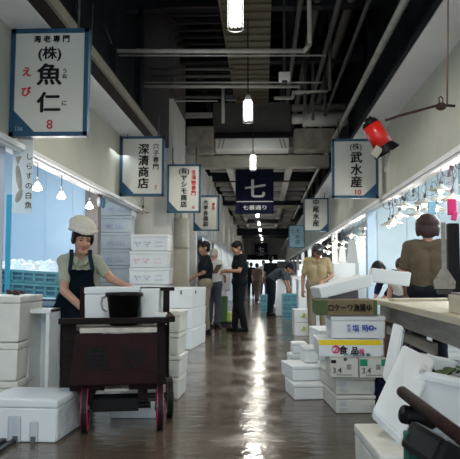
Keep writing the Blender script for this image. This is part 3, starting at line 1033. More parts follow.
# ------------------------------------------------------------------ tin-shaded lamps
def make_tin_lamp(label, grp, glow='glowwarm'):
    t = thing('tin_shade_lamp', label, 'lamp', group=grp)
    MB().lathe([(0.022, 0.075), (0.03, 0.05), (0.07, 0.035), (0.145, 0.0), (0.150, -0.012), (0.142, -0.012), (0.065, 0.024), (0.024, 0.04)], seg=28).build('shade', M['tin'], t, smooth=True)
    MB().cyl((0, 0, 0.06), (0, 0, 0.13), 0.022, seg=12).build('socket', M['darkmetal'], t, smooth=True)
    MB().sph((0, 0, -0.005), (0.036, 0.036, 0.045), seg=14).build('bulb', M[glow], t, smooth=True)
    MB().tube([(0, 0, 0.12), (0.012, 0, 0.22), (-0.01, 0, 0.32), (0, 0, 0.44), (0, 0, 1.25)], 0.006, 6).build('cord', M['darkmetal'], t)
    return t


pl = make_tin_lamp('wide tin-shaded lamp hanging lowest, alone before the pale post at right', 'tin lamps of the right stalls')
pl.location = px(393, 223, 10.3)
random.seed(11)
for k in range(9):
    Y = 6.2 + k * 0.62
    dup(pl, (2.16 + 0.05 * (k % 2), Y, 2.13 - 0.10 * (k % 3)), (R(4), R(3), 0), 'tin-shaded lamp in the row under the near right fascia, ' + ORD[k] + ' to the viewer')
for k in range(7):
    Y = 6.8 + k * 0.7
    dup(pl, (2.62 + 0.12 * (k % 2), Y, 2.20 - 0.08 * (k % 2)), (R(-4), R(5), 0), 'tin-shaded lamp of the deeper row in the right stall, ' + ORD[k] + ' to the viewer')
for k in range(11):
    Y = 12.9 + k * 0.95
    dup(pl, (2.05 + 0.08 * (k % 2), Y, 2.02 - 0.12 * (k % 3)), None, 'small bright tin-shaded lamp of the far right row, ' + ORD[k] + ' beyond the pale post')
for k, (x, y, Y) in enumerate(((131, 205, 12.0), (143, 211, 12.4))):
    o = make_tin_lamp('dull unlit tin shade left of the conger eel sign foot, ' + ['left one', 'right one'][k], 'unlit tin shades', 'bannerwhite')
    o.location = px(x, y + 1, Y)
for k, (x, y, z, e) in enumerate(((2.3, 7.2, 1.9, 22), (2.3, 10.2, 1.9, 22), (2.2, 14.5, 1.8, 30), (2.2, 19, 1.8, 36), (2.2, 24, 1.8, 40))):
    l = bpy.data.lights.new('stall_bulb_light', 'POINT')
    l.energy = e
    l.color = (1, 0.93, 0.82)
    l.shadow_soft_size = 0.2
    o = bpy.data.objects.new('stall_bulb_light', l)
    o.location = (x, y, z)
    C.objects.link(o)
# cable loops and clips along the near right rail
random.seed(4)
for k in range(14):
    Y = 5.6 + k * 0.4
    x = 2.1 + random.uniform(-.03, .25)
    z0 = 2.30
    pts = [(x + 0.05 * sin(a) * (1 + .5 * (k % 3)), Y + 0.03 * a, z0 - 0.05 + (0.05 + .02 * (k % 3)) * cos(a)) for a in [i * pi / 5 for i in range(11)]]
    o = MB().tube([Vector(p) for p in pts], 0.004, 6).box((x, Y, z0 - .04), (0.03, 0.03, 0.06)).build('cable_loop', M['darkmetal'])
    tag(o, 'dark coiled cable loop clipped to the near right lamp rail', 'cable', 'cable loops on the right rail')
    o['label'] = 'dark coiled cable loop on the near right lamp rail, %s to the viewer' % ORD[k]
# hanging clear sheets and a magenta cloth at the right
for k, (x0, x1, y0, y1, Y) in enumerate(((408, 424, 160, 200, 9.4), (426, 440, 155, 205, 8.4), (441, 458, 150, 215, 7.7))):
    a, c = px(x0, y1, Y), px(x1, y0, Y)
    bm = bmesh.new()
    g = [[bm.verts.new((a.x + (c.x - a.x) * i / 16, Y + 0.025 * sin(i * 1.3), a.z + (c.z - a.z) * j / 4)) for j in range(5)] for i in range(17)]
    for i in range(16):
        for j in range(4):
            bm.faces.new((g[i][j], g[i + 1][j], g[i + 1][j + 1], g[i][j + 1]))
    bmesh.ops.solidify(bm, geom=bm.faces[:], thickness=0.004)
    m_ = MB(); m_.bm.free(); m_.bm = bm
    tag(m_.build('plastic_sheet', M['sheet'], smooth=True), 'clear plastic sheet hanging at the upper right, ' + ['leftmost', 'middle', 'rightmost'][k] + ' of three', 'sheet', 'clear sheets at the right')
p = px(452, 207, 7.1)
o = MB().cyl(p, p + Vector((0, 0, 1.6)), 0.0015).box(p, (0.10, 0.03, 0.18), bevel=0.012).box(p + Vector((0.02, -.01, -.10)), (0.06, 0.03, 0.10), bevel=0.012, rot=(0, R(12), 0)).build('hanging_cloth', M['magenta'])
tag(o, 'magenta cloth hanging at the right picture edge', 'cloth')
p = px(432, 208, 8.2)
o = MB().cyl(p, p + Vector((0, 0, 1.5)), 0.0015).box(p, (0.10, 0.03, 0.16), bevel=0.01).build('notice', M['cratedk'])
tag(o, 'blue notice card hanging above the woman at right', 'notice')
# papers on the far right fascia
for k, (Y, z, w, h) in enumerate(((13.1, 3.0, 0.9, 0.6), (14.6, 2.85, 0.7, 0.55))):
    o = MB().box((1.995, Y, z), (0.012, w, h)).build('wall_notice', M['paper'])
    tag(o, 'pale paper notice on the right fascia beyond the number 10 sign, ' + ['nearer', 'farther'][k], 'notice')

# wall tubes inside the stalls
for k, (x, Y) in enumerate(((-3.3, 5.6), (-3.3, 8.2))):
    t = thing('fluorescent_tube', 'fluorescent tube under the left stall ceiling, ' + ['nearer', 'farther'][k], 'lamp', (x, Y, 3.32))
    MB().box((0, 0, 0.03), (0.10, 1.25, 0.05)).build('housing', M['acwhite'], t)
    MB().cyl((0, -0.58, -0.02), (0, 0.58, -0.02), 0.016).build('tube', M['glowstall'], t)
for k in range(4):
    t = thing('fluorescent_tube', 'fluorescent tube under the right stall ceiling, ' + ORD[k] + ' to the viewer', 'lamp', (3.1, 5.2 + 2.0 * k, 3.32))
    MB().box((0, 0, 0.03), (0.10, 1.25, 0.05)).build('housing', M['acwhite'], t)
    MB().cyl((0, -0.58, -0.02), (0, 0.58, -0.02), 0.016).build('tube', M['glowstall'], t)

# ------------------------------------------------------------------ the old wooden cart
t = thing('wooden_cart', 'old dark red-brown wooden hand cart with crimson wheel rims, front left', 'cart', (-1.02, 4.40, 0), (0, 0, R(11.5)))
t.scale = (0.94, 1, 1)
MB().prism([(-0.33, 0.32), (0.31, 0.32), (0.30, 0.665), (-0.29, 0.665)], 'y', 0.0, 0.03).build('front_panel', M['woodred'], t)
text('painted_mark', '魚', 0.17, M['ink'], t, (-0.13, -0.006, 0.50), 0.03, sx=1.2)
text('painted_mark', '沙', 0.17, M['ink'], t, (0.13, -0.006, 0.50), 0.03, sx=1.2)
MB().box((0.0, 0.012, 0.355), (0.60, 0.05, 0.07), bevel=0.008).build('lower_rail', M['woodred'], t)
MB().prism([(-0.395, 0.31), (-0.31, 0.31), (-0.29, 0.74), (-0.385, 0.74)], 'y', 0.02, 0.07).build('post', M['wood'], t)
MB().prism([(0.29, 0.31), (0.37, 0.31), (0.36, 0.74), (0.30, 0.74)], 'y', 0.02, 0.07).build('post', M['wood'], t)
MB().box((-0.01, 0.0, 0.755), (0.80, 0.06, 0.042), bevel=0.01).build('top_bar', M['wood'], t)
MB().box((0.02, 0.04, 0.690), (0.56, 0.09, 0.036), bevel=0.006).build('deck_edge', M['board'], t)
MB().box((0, 0.30, 0.70), (0.60, 0.50, 0.03)).build('deck', M['woodbrown'], t)
MB().box((-0.31, 0.30, 0.50), (0.03, 0.46, 0.38)).build('side_panel', M['wood'], t)
MB().box((0.30, 0.30, 0.50), (0.03, 0.46, 0.38)).build('side_panel', M['wood'], t)
MB().box((0, 0.28, 0.31), (0.66, 0.48, 0.07), bevel=0.01).box((-0.2, 0.27, 0.24), (0.07, 0.46, 0.10)).box((0.2, 0.27, 0.24), (0.07, 0.46, 0.10)).build('chassis', M['wood'], t)
MB().box((0.01, 0.05, 0.29), (0.18, 0.02, 0.045), bevel=0.004).build('pale_plate', M['board'], t)
MB().cyl((-0.26, 0.10, 0.16), (0.26, 0.10, 0.16), 0.022).box((0, 0.12, 0.17), (0.34, 0.10, 0.09)).build('axle', M['black'], t)
MB().cyl((-0.26, 0.44, 0.16), (0.42, 0.44, 0.16), 0.022).build('axle', M['darkmetal'], t)


def wheel(x, y, parent, r=0.155, red=True):
    m = Matrix.Translation((x, y, r)) @ Matrix.Rotation(pi / 2, 4, 'Y')
    w = MB().lathe([(r - .03, -0.02), (r, -0.018), (r, 0.018), (r - .03, 0.02), (r - .03, -0.02)], mtx=m, seg=32).build('wheel', M['rubber'], parent, smooth=False)
    s = MB().lathe([(r - .03, -0.024), (r - .006, -0.024), (r - .004, 0.024), (r - .03, 0.024), (r - .045, 0.0), (r - .03, -0.024)], mtx=m, seg=32)
    s.build('rim', M['rim' if red else 'woodbrown'], w)
    s = MB().cyl((x - .035, y, r), (x + .035, y, r), 0.03, seg=14)
    for i in range(8):
        a = 2 * pi * i / 8
        s.cyl((x, y, r), (x, y + (r - .03) * cos(a), r + (r - .03) * sin(a)), 0.007, seg=6)
    s.build('hub', M['darkmetal'], w)


wheel(-0.215, 0.05, t)
wheel(0.325, 0.05, t)
wheel(-0.24, 0.44, t)
wheel(0.42, 0.44, t, 0.15, False)
# rear handle
MB().box((0.385, 0.36, 0.64), (0.05, 0.05, 0.66), bevel=0.006).build('handle_post', M['wood'], t)
MB().box((-0.285, 0.50, 0.83), (0.04, 0.05, 0.30), bevel=0.006).build('handle_post', M['wood'], t)
MB().box((0.31, 0.36, 0.965), (0.28, 0.045, 0.028), bevel=0.006).build('handle_bar', M['wood'], t)
MB().box((0.40, 0.2, 0.765), (0.06, 0.50, 0.04), bevel=0.008).build('side_rail', M['wood'], t)
o = MB()
pts = [(0.17, .74), (0.17, .92)] + [(0.17 + 0.19 * k / 6, 0.92 - 0.06 * (k / 6) ** 2) for k in range(1, 7)] + [(0.36, .74)]
o.prism(pts, 'y', 0.50, 0.53)
o.build('curved_board', M['woodbrown'], t)

foam_box('white foam box on the cart behind the black bucket', (-1.13, 4.83, 0.716), 0.42, 0.22, 0.262, 0, opened=False)
foam_box('small white foam box on the cart right of the bucket', (-0.845, 4.83, 0.716), 0.135, 0.24, 0.255, 0, lid=False)
t = thing('bucket', 'black plastic bucket with a rope handle on the cart', 'bucket', (-1.0, 4.56, 0.718))
MB().lathe([(0.0, 0.0), (0.098, 0.0), (0.122, 0.20), (0.135, 0.20), (0.135, 0.225), (0.124, 0.228), (0.116, 0.215), (0.094, 0.02), (0.0, 0.02)], seg=32).build('shell', M['black'], t, smooth=True)
MB().tube([Vector((-0.128, -0.01, 0.20)), Vector((-0.150, -.03, 0.19)), Vector((-0.158, -.03, 0.15)), Vector((-0.148, -.03, 0.11)), Vector((-0.125, -.01, 0.09))], 0.008).build('rope_handle', M['lagging'], t)
t = thing('carton', 'small white and aqua printed carton standing on the cart deck', 'carton', px(160.5, 318.5, 4.62) + Vector((0, 0, -0.01)), (0, 0, R(8)))
MB().box((0, 0, 0.04), (0.09, 0.07, 0.085), bevel=0.004).build('carton_body', M['acwhite'], t)
MB().box((-0.01, -0.036, 0.035), (0.068, 0.003, 0.04)).build('print', M['aqua'], t)
t.location = (-0.745, 4.62, 0.717)
o = foam_box('whitish slab standing in for a reflection on the wet floor under the cart', (-0.98, 4.95, 0.0), 0.36, 0.25, 0.08, 0, 'wrap', lid=False)  # white block added in place of a pale reflection on wet floor


# ------------------------------------------------------------------ right-hand stacks
def card_box(label, loc, w, d, h, rot, m='card', group=None, name='carton'):
    t = thing(name, label, 'box', loc, rot, group)
    MB().box((0, 0, h / 2), (w, d, h), bevel=0.004).build('body', M[m], t)
    MB().box((0, 0, h + 0.001), (w * .995, 0.012, 0.003)).build('flap_seam', M['slot'], t)
    return t


def pxd(x, y, Y, ref):
    return px(x, y, Y) - Vector(ref)


rz = R(5)
# bottom pair
for k in range(2):
    t = foam_box('off-white foam box at the foot of the lettered stack, ' + ['bottom one', 'second one up'][k], (0.675, 5.42, k * 0.143), 0.315, 0.70, 0.14, rz, 'card', group='foot of the lettered stack')
    MB().box((-0.10, -0.353, 0.085), (0.05, 0.004, 0.025)).box((-0.095, -0.353, 0.045), (0.06, 0.004, 0.012)).build('faint_print', M['foamshade'], t)
    text('printed_mark', ['二 鮮', '一 鮮'][k], 0.045, M['foamshade'], t, (0.10, -0.356, 0.05), 0.0)
foam_box('upright white foam box behind the left side of the lettered stack, lower', (0.580, 6.08, 0), 0.24, 0.55, 0.30, R(6), 'foam', lid=False, group='boxes behind the lettered stack')
foam_box('upright white foam box behind the left side of the lettered stack, upper', (0.585, 6.09, 0.305), 0.24, 0.55, 0.27, R(6), 'foam', lid=False, group='boxes behind the lettered stack')
# 3.4 cartons
for k in range(2):
    t = card_box(['white carton marked 3.4 with black tape corner, left of the pair', 'white carton marked 3.4 with green corner patches, right of the pair'][k],
                 (0.608 + k * 0.222, 5.15, 0.29), 0.212, 0.30, 0.142, R(1.5), name='marked_carton')
    text('lettering', '3.4', 0.062, M['ink'], t, (-0.055, -0.152, 0.052), 0.0, sx=0.95)
    if k == 0:
        MB().box((-0.082, -0.151, 0.118), (0.038, 0.004, 0.024)).build('tape', M['ink'], t)
        MB().cyl((0.008, -0.149, 0.136), (0.008, -0.153, 0.136), 0.014).build('thumb_hole', M['slot'], t)
    else:
        MB().box((-0.075, -0.151, 0.112), (0.056, 0.004, 0.052)).build('green_patch', M['green'], t)
        MB().box((0.080, -0.151, 0.112), (0.044, 0.004, 0.052)).build('green_patch', M['green'], t)
    o = MB()
    for i in range(5):
        o.box((0.035, -0.151, 0.062 + i * 0.008), (0.034, 0.003, 0.004))
    o.build('stamp', M['slot'], t)
    MB().box((0.0, -0.151, 0.018), (0.12, 0.003, 0.005)).build('small_print', M['slot'], t)
# the yellow striped box
t = foam_box('white foam box with a yellow stripe and black and pink characters', (0.665, 5.30, 0.432), 0.50, 0.42, 0.135, R(1.5), 'foam', lid=False, name='printed_foam_box')
MB().box((0, -0.208, 0.112), (0.485, 0.006, 0.040)).build('yellow_stripe', M['yellow'], t)
o = MB()
for i in range(24):
    a, b2 = 2 * pi * i / 24, 2 * pi * (i + 1) / 24
    o.cyl((-0.115 + 0.028 * cos(a), -0.211, 0.054 + 0.025 * sin(a)), (-0.115 + 0.028 * cos(b2), -0.211, 0.062 + 0.028 * sin(b2)), 0.006, seg=6)
o.cyl((-0.125, -0.211, 0.038), (-0.102, -0.211, 0.070), 0.005, seg=6).build('pink_emblem', M['pink'], t)
text('lettering', '食', 0.070, M['ink'], t, (-0.055, -0.212, 0.055), 0.03)
text('lettering', '品', 0.062, M['ink'], t, (0.035, -0.212, 0.050), 0.03)
text('lettering', '株', 0.045, M['pink'], t, (0.088, -0.212, 0.044), 0.014)
text('small_print', 'マルキ食品工業 (株)', 0.024, M['navy'], t, (0.05, -0.214, 0.018), 0.01)
# blue print box
t = foam_box('white lidded foam box with blue characters, above the yellow striped box', (0.735, 5.32, 0.571), 0.43, 0.42, 0.178, R(1), 'foam', name='printed_foam_box')
text('lettering', '塩 時', 0.058, M['blueink'], t, (0.015, -0.215, 0.085), 0.012)
text('lettering', '特\n選', 0.030, M['faint'], t, (-0.075, -0.215, 0.085), 0.008)
MB().cyl((0.100, -0.21, 0.085), (0.100, -0.218, 0.085), 0.021, seg=20).build('blue_seal', M['blueink'], t)
text('seal_character', '大', 0.03, M['foam'], t, (0.100, -0.222, 0.085), 0.012)
MB().box((0.132, -0.213, 0.082), (0.014, 0.004, 0.014)).build('blue_dot', M['blueink'], t)
# brown and olive box
t = thing('brown_printed_box', 'brown and olive cardboard box with dark characters, near the top of the stack', 'box', (0.645, 5.28, 0.754), (0, 0, R(1)))
MB().box((0, 0, 0.06), (0.47, 0.38, 0.12), bevel=0.004).build('body', M['kraft'], t)
MB().box((-0.193, -0.003, 0.06), (0.088, 0.38, 0.116), bevel=0.003).build('olive_band', M['olive'], t)
MB().box((0.222, -0.003, 0.06), (0.03, 0.38, 0.116), bevel=0.003).build('olive_band', M['olive'], t)
text('lettering', 'ロケーワ漁獲ゆ', 0.062, M['ink'], t, (0.025, -0.196, 0.062), 0.02, sx=0.80)
# long tilted white boxes above
a, c = px(318, 290, 5.6), px(368, 277, 5.6)
t = foam_box('long white foam box lying tilted on top of the lettered stack', ((a.x + c.x) / 2 - 0.0, 5.62, 0.965), 0.46, 0.30, 0.095, (R(0), R(-13.5), R(10)), 'foam', opened=False, lid=False)
t.location = (0.655, 5.40, 0.930)
a = px(389, 282, 6.2)
foam_box('long white foam box on the right table end, behind the plank', (1.175, 6.15, 0.985), 0.36, 0.30, 0.13, (0, R(7), R(-5)), 'foam', lid=False)

# lower-left group of the right-hand stack
rb = [('flat white foam box on the aisle side of the stack, second from floor', 0.345, 5.95, 0.14, 0.30, 0.42, 0.13, R(12), False),
      ('flat white foam box at floor level on the aisle side of the stack', 0.37, 5.83, 0.0, 0.31, 0.45, 0.135, R(8), False),
      ('small white foam box topping the aisle-side group', 0.43, 6.02, 0.275, 0.17, 0.25, 0.14, R(6), False)]
for (lab, x, y, z, w_, d_, h_, r_, op) in rb:
    foam_box(lab, (x, y, z), w_, d_, h_, r_, 'foam', lid=True)
t = foam_box('little white foam block tucked behind the aisle-side group, lower', (0.33, 6.45, 0), 0.18, 0.2, 0.30, R(10), 'foam')
t = foam_box('little white foam block tucked behind the aisle-side group, upper', (0.34, 6.45, 0.305), 0.15, 0.2, 0.10, R(3), 'foam')

o = MB()
random.seed(31)
for i in range(12):
    o.sph((random.uniform(-.05, .05), random.uniform(-.05, .05), 0.05 + i * 0.018), (0.06, 0.05, 0.035), rot=(random.random(), random.random(), random.random()), seg=10, rings=7)
o = o.build('plastic_bag', M['banner'], loc=(0.915, 5.2, 0.0))
tag(o, 'crumpled dark blue bag squeezed between the lettered stack and leaning lids', 'bag')
# mid-distance pair with yellow-green print
for k in range(2):
    t = foam_box('white foam box with a yellow-green mark in mid aisle, ' + ['lower', 'upper'][k], (0.665, 11.6, k * 0.235), 0.30, 0.35, 0.23, R(3), 'foam', lid=False, name='printed_foam_box')
    MB().box((0.03, -0.178, 0.12), (0.05, 0.004, 0.08), bevel=0.001).box((-0.01, -0.178, 0.10), (0.03, 0.004, 0.03)).build('printed_mark', M['yelgreen'], t)
    t2 = foam_box('plain white foam box right of the yellow-green marked ones, ' + ['lower', 'upper'][k], (0.90, 11.5, k * 0.235), 0.16, 0.35, 0.23, 0, 'foam')
for k in range(3):
    crate('teal plastic crate beside the bending man, ' + ws[k], (0.62, 15.95, k * 0.205), 0.34, 0.45, 0.20, 0, group='teal crates beside the bending man')
for k in range(2):
    crate('far teal plastic crate left of the bending man, ' + ['lower', 'upper'][k], (0.02, 18.6, k * 0.26), 0.24, 0.35, 0.25, 0, group='far teal crates')

# ------------------------------------------------------------------ work table on the right
t = thing('work_table', 'long wooden work table with pale plank top at the right', 'table', (1.55, 4.3, 0))
zt = 0.86
MB().box((-0.02, 0.05, zt - 0.022), (1.12, 3.0, 0.044), bevel=0.006).build('tabletop', M['plank'], t)
MB().box((-0.50, 0.05, zt - 0.115), (0.045, 2.86, 0.13), bevel=0.006).build('apron_board', M['plankgrey'], t)
MB().box((-0.02, 1.48, zt - 0.11), (1.0, 0.045, 0.11), bevel=0.006).build('end_board', M['plankgrey'], t)
for (x, y) in ((-0.47, 1.42), (0.45, 1.42), (-0.47, -1.3), (0.45, -1.3)):
    MB().box((x, y, (zt - 0.05) / 2), (0.07, 0.07, zt - 0.05), bevel=0.005).build('leg', M['woodbrown'], t)
MB().box((-0.47, 0.62, 0.60), (0.04, 1.5, 0.07)).build('side_rail', M['plankgrey'], t)
MB().box((-0.0, 1.42, 0.62), (0.9, 0.04, 0.05)).build('cross_rail', M['woodbrown'], t)
a = px(449, 322, 3.55)
t = thing('wooden_block', 'light wooden block on the near end of the work table', 'block', (1.17, 3.55, 0.861))
MB().box((0, 0, 0.05), (0.26, 0.30, 0.10), bevel=0.006).build('block_body', M['plank'], t)
MB().box((-0.02, 0, 0.106), (0.2, 0.26, 0.012), bevel=0.003).build('top_board', M['plankgrey'], t)
o = MB().box((0, 0, 0), (0.50, 0.13, 0.02), bevel=0.004).build('loose_plank', M['plank'], loc=(1.27, 5.3, 0.872), rot=(0, 0, R(12)))
tag(o, 'short loose plank lying on the middle of the work table', 'plank')

# hanging dustpan scoop and dark board at the right edge
t = thing('dust_scoop', 'grey metal scoop with long handle hanging at the right edge', 'scoop', px(444, 262, 4.0))
MB().box((0, 0, 0.10), (0.028, 0.016, 0.29), bevel=0.004).build('handle', M['plankgrey'], t)
MB().prism([(-0.014, -0.04), (0.014, -0.04), (0.065, -0.12), (0.06, -0.165), (-0.06, -0.165), (-0.065, -0.12)], 'y', -0.012, 0.012).build('blade', M['plankgrey'], t)
MB().cyl((-0.045, 0, -0.18), (0.045, 0, -0.18), 0.016).build('edge_roll', M['darkmetal'], t)
o = MB().box(px(453.5, 262, 4.2), (0.075, 0.05, 0.50), bevel=0.01).build('dark_board', M['black'])
tag(o, 'dark upright board behind the scoop at the right edge', 'board')

# leaning foam boxes and lids, near right
def quad_slab(name, label, corners, th, m, inset=None):
    """a slab from four front-face world points (tl, tr, br, bl), thickness away from the viewer"""
    tl, tr, br, bl = [Vector(c) for c in corners]
    n = (tr - tl).cross(bl - tl).normalized()
    if n.y < 0:
        n = -n
    cpt = (tl + tr + br + bl) / 4
    bm = bmesh.new()
    f = [bm.verts.new(p - cpt) for p in (tl, tr, br, bl)]
    g = [bm.verts.new(p - cpt + n * th) for p in (tl, tr, br, bl)]
    bm.faces.new(f)
    bm.faces.new(list(reversed(g)))
    for i in range(4):
        j = (i + 1) % 4
        bm.faces.new((f[i], g[i], g[j], f[j]))
    bmesh.ops.bevel(bm, geom=bm.edges[:], offset=0.008, segments=2, affect='EDGES')
    m_ = MB(); m_.bm.free(); m_.bm = bm
    o = m_.build(name, M[m], loc=cpt)
    if label:
        tag(o, label, 'board')
    return o


quad_slab('foam_lid', 'large plain white foam lid leaning in front of the table, nearest', (px(403.5, 344, 3.72), px(436, 360, 3.62), px(402, 438, 3.05), px(373, 410, 3.15)), 0.05, 'foam')
quad_slab('foam_lid', 'narrow white foam lid leaning behind the nearest one', (px(393, 322, 4.15), px(403, 326, 4.1), px(393, 392, 3.9), px(382, 376, 3.95)), 0.05, 'foam')
t = foam_box('open white foam box with green leaves behind the leaning lid', (0.0, 0, 0), 0.42, 0.34, 0.27, 0, 'foam', opened=True)
t.location = (1.02, 3.62, 0.30)
t.rotation_euler = (R(10), R(10), R(-12))
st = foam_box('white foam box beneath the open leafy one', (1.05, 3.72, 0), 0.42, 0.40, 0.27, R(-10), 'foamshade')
random.seed(9)
for k in range(9):
    o = MB()
    for j in range(4):
        o.sph((random.uniform(-.03, .03), random.uniform(-.03, .03), j * 0.006), (0.045, 0.02, 0.006), rot=(random.uniform(-.6, .6), random.uniform(-.6, .6), random.uniform(0, 3)), seg=10, rings=6)
    o = o.build('leafy_green', M['leaf' if k % 3 else 'olive'], loc=(0.90 + 0.06 * (k % 4), 3.57 + 0.07 * (k // 4), 0.47 + 0.01 * k))
    tag(o, 'crumpled green leaf lying inside the open foam box', 'leaf', 'leaves in the open box')
foam_box('white foam box on the floor at the bottom edge, right of centre', (0.625, 3.18, 0), 0.28, 0.60, 0.29, R(3), 'foamwarm')

# hand cart shafts at the bottom right corner, very near
t = thing('hand_cart', 'dark brown cart with rounded shaft end and green sheet, bottom right corner', 'cart', (0.72, 2.1, 0))
a, c = px(402.5, 392, 2.40), px(472, 446, 1.75)
o0 = Vector(t.location)
MB().cap(a - o0, c - o0, 0.021, 0.021, seg=18).build('shaft', M['wornshaft'], t, smooth=True)
a2 = px(406, 413, 2.36)
MB().cyl(a2 - o0 + Vector((-0.012, -.02, 0)), a2 - o0 + Vector((0.10, .03, -0.03)), 0.033, seg=22).build('hub', M['black'], t, smooth=True)
p1 = px(440, 452, 2.15) - o0
MB().box(p1, (0.15, 0.26, 0.10), rot=(0, R(28), R(10)), bevel=0.02).box((p1.x + .03, p1.y + .05, p1.z / 2 + o0.z / 2 - .05), (0.06, 0.2, p1.z), bevel=0.01).build('frame', M['black'], t)
p2 = px(416, 452, 2.25) - o0
b = MB()
for i in range(5):
    b.box((p2.x - 0.03 + i * 0.018, p2.y + 0.010 * (i % 2), p2.z / 2 + 0.02), (0.020, 0.03, p2.z + 0.10), bevel=0.006)
b.build('green_sheet', M['greencloth'], t)

# clutter beside the standing men and in the right stalls
for k, (x, y0, y1, w_, mm, lab) in enumerate(((224, 296, 322, 8, 'leaf', 'green plastic bin between the two left men'),
                                              (229, 312, 322, 5, 'yelgreen', 'yellow-green bag at the feet of the reading man'),
                                              (226, 270, 291, 9, 'bannerwhite', 'white net bag hanging between the men'),
                                              (222, 322, 331, 20, 'darkmetal', 'low dark pallet at the feet of the reading man'))):
    Y = 13.4
    a, c = px(x - w_ / 2, y1, Y), px(x + w_ / 2, y0, Y)
    o = MB().box(((a.x + c.x) / 2, Y + 0.1 * k, (a.z + c.z) / 2), (c.x - a.x, 0.25, c.z - a.z), bevel=0.03, taper=0.85).build(['bin', 'bag', 'net_bag', 'pallet'][k], M[mm])
    tag(o, lab, ['bin', 'bag', 'bag', 'pallet'][k])
for k, (x, Y, z, h, w_, mm) in enumerate(((1.45, 12.3, 0, 0.8, 0.5, 'darkmetal'), (1.9, 14.2, 0, 0.85, 0.9, 'foam'), (1.55, 17.0, 0, 0.9, 0.8, 'foam'),
                                          (1.5, 20.5, 0, 0.9, 0.9, 'foam'), (1.5, 25, 0, 1.0, 0.9, 'foam'), (-1.5, 17.5, 0, 1.0, 0.6, 'foam'),
                                          (-1.6, 21.5, 0, 1.1, 0.6, 'cabinet'), (-1.5, 27, 0, 1.0, 0.6, 'foam'))):
    side = 'right' if x > 0 else 'left'
    t = thing('stall_counter', 'stall counter with white boxes along the %s side, %s to the viewer' % (side, ORD[k if x > 0 else k - 5]), 'counter', (x, Y, 0))
    MB().box((0, 0, h / 2), (w_, 1.2, h), bevel=0.02).build('base', M[mm], t)
    MB().box((0, 0, h + 0.02), (w_ + .06, 1.26, 0.04), bevel=0.01).build('top', M['acwhite'], t)
random.seed(21)
k = 0
for (Yc, zc, xc) in ((12.3, .84, 1.45), (14.2, .89, 1.8), (17.0, .94, 1.6), (20.5, .94, 1.55), (25, 1.04, 1.5)):
    for (dx, dy, dz) in ((-.05, -.3, 0), (.02, .32, 0), (0, -.28, .225)):
        nm = ['nearer lower', 'farther lower', 'upper'][(k % 3)]
        foam_box('white foam box on right counters beyond the cap man, %s of %s group' % (nm, ORD[k // 3]),
                 (xc + dx, Yc + dy, zc + dz), 0.4, 0.5, 0.22, random.uniform(-.2, .2), 'foam', lid=False, group='boxes on the far right counters')
        k += 1
k = 0
for (Yc, zc, xc) in ((17.5, 1.04, -1.5), (21.5, 1.14, -1.6), (27, 1.04, -1.5)):
    for dy in (-.3, .3):
        foam_box('white foam box on the counters along the far left, ' + ORD[k] + ' to the viewer', (xc, Yc + dy, zc), 0.4, 0.5, 0.25, 0, 'foam', lid=False,
                 group='boxes along the far left')
        k += 1
# hanging white aprons / cloths beyond the cap man
for k, (x, y0, y1, w_, Y) in enumerate(((352, 240, 276, 9, 13.6), (342, 246, 278, 7, 15.5))):
    a, c = px(x - w_ / 2, y1, Y), px(x + w_ / 2, y0, Y)
    o = MB().prism([(a.x - .05, a.z), (c.x + .05, a.z), (c.x - .02, c.z), (a.x + .04, c.z)], 'y', Y, Y + 0.04).build('hanging_cloth', M['whitecloth'])
    tag(o, 'white apron cloth hanging in the bright right stall, ' + ['nearer', 'farther'][k], 'cloth')


# ------------------------------------------------------------------ people
def remesh_obj(mb, name, m, parent, voxel, smooth_it=4, bumpy=0.0):
    """fuse the overlapping volumes into one continuous surface"""
    me0 = bpy.data.meshes.new('tmp')
    bmesh.ops.recalc_face_normals(mb.bm, faces=mb.bm.faces)
    mb.bm.to_mesh(me0)
    mb.bm.free()
    o = bpy.data.objects.new('tmp', me0)
    C.objects.link(o)
    r = o.modifiers.new('r', 'REMESH')
    r.mode = 'VOXEL'
    r.voxel_size = voxel
    s = o.modifiers.new('s', 'SMOOTH')
    s.iterations = smooth_it
    s.factor = 0.5
    dg = bpy.context.evaluated_depsgraph_get()
    me = bpy.data.meshes.new_from_object(o.evaluated_get(dg))
    bpy.data.objects.remove(o)
    me.name = name
    if bumpy:
        for v in me.vertices:
            k = noise.noise(v.co * 9.0) + 0.5 * noise.noise(v.co * 23.0)
            v.co += v.normal * (k * bumpy)
    me.materials.clear()
    me.materials.append(m)
    for p in me.polygons:
        p.use_smooth = True
    ob = bpy.data.objects.new(name, me)
    C.objects.link(ob)
    ob.parent = parent
    return ob


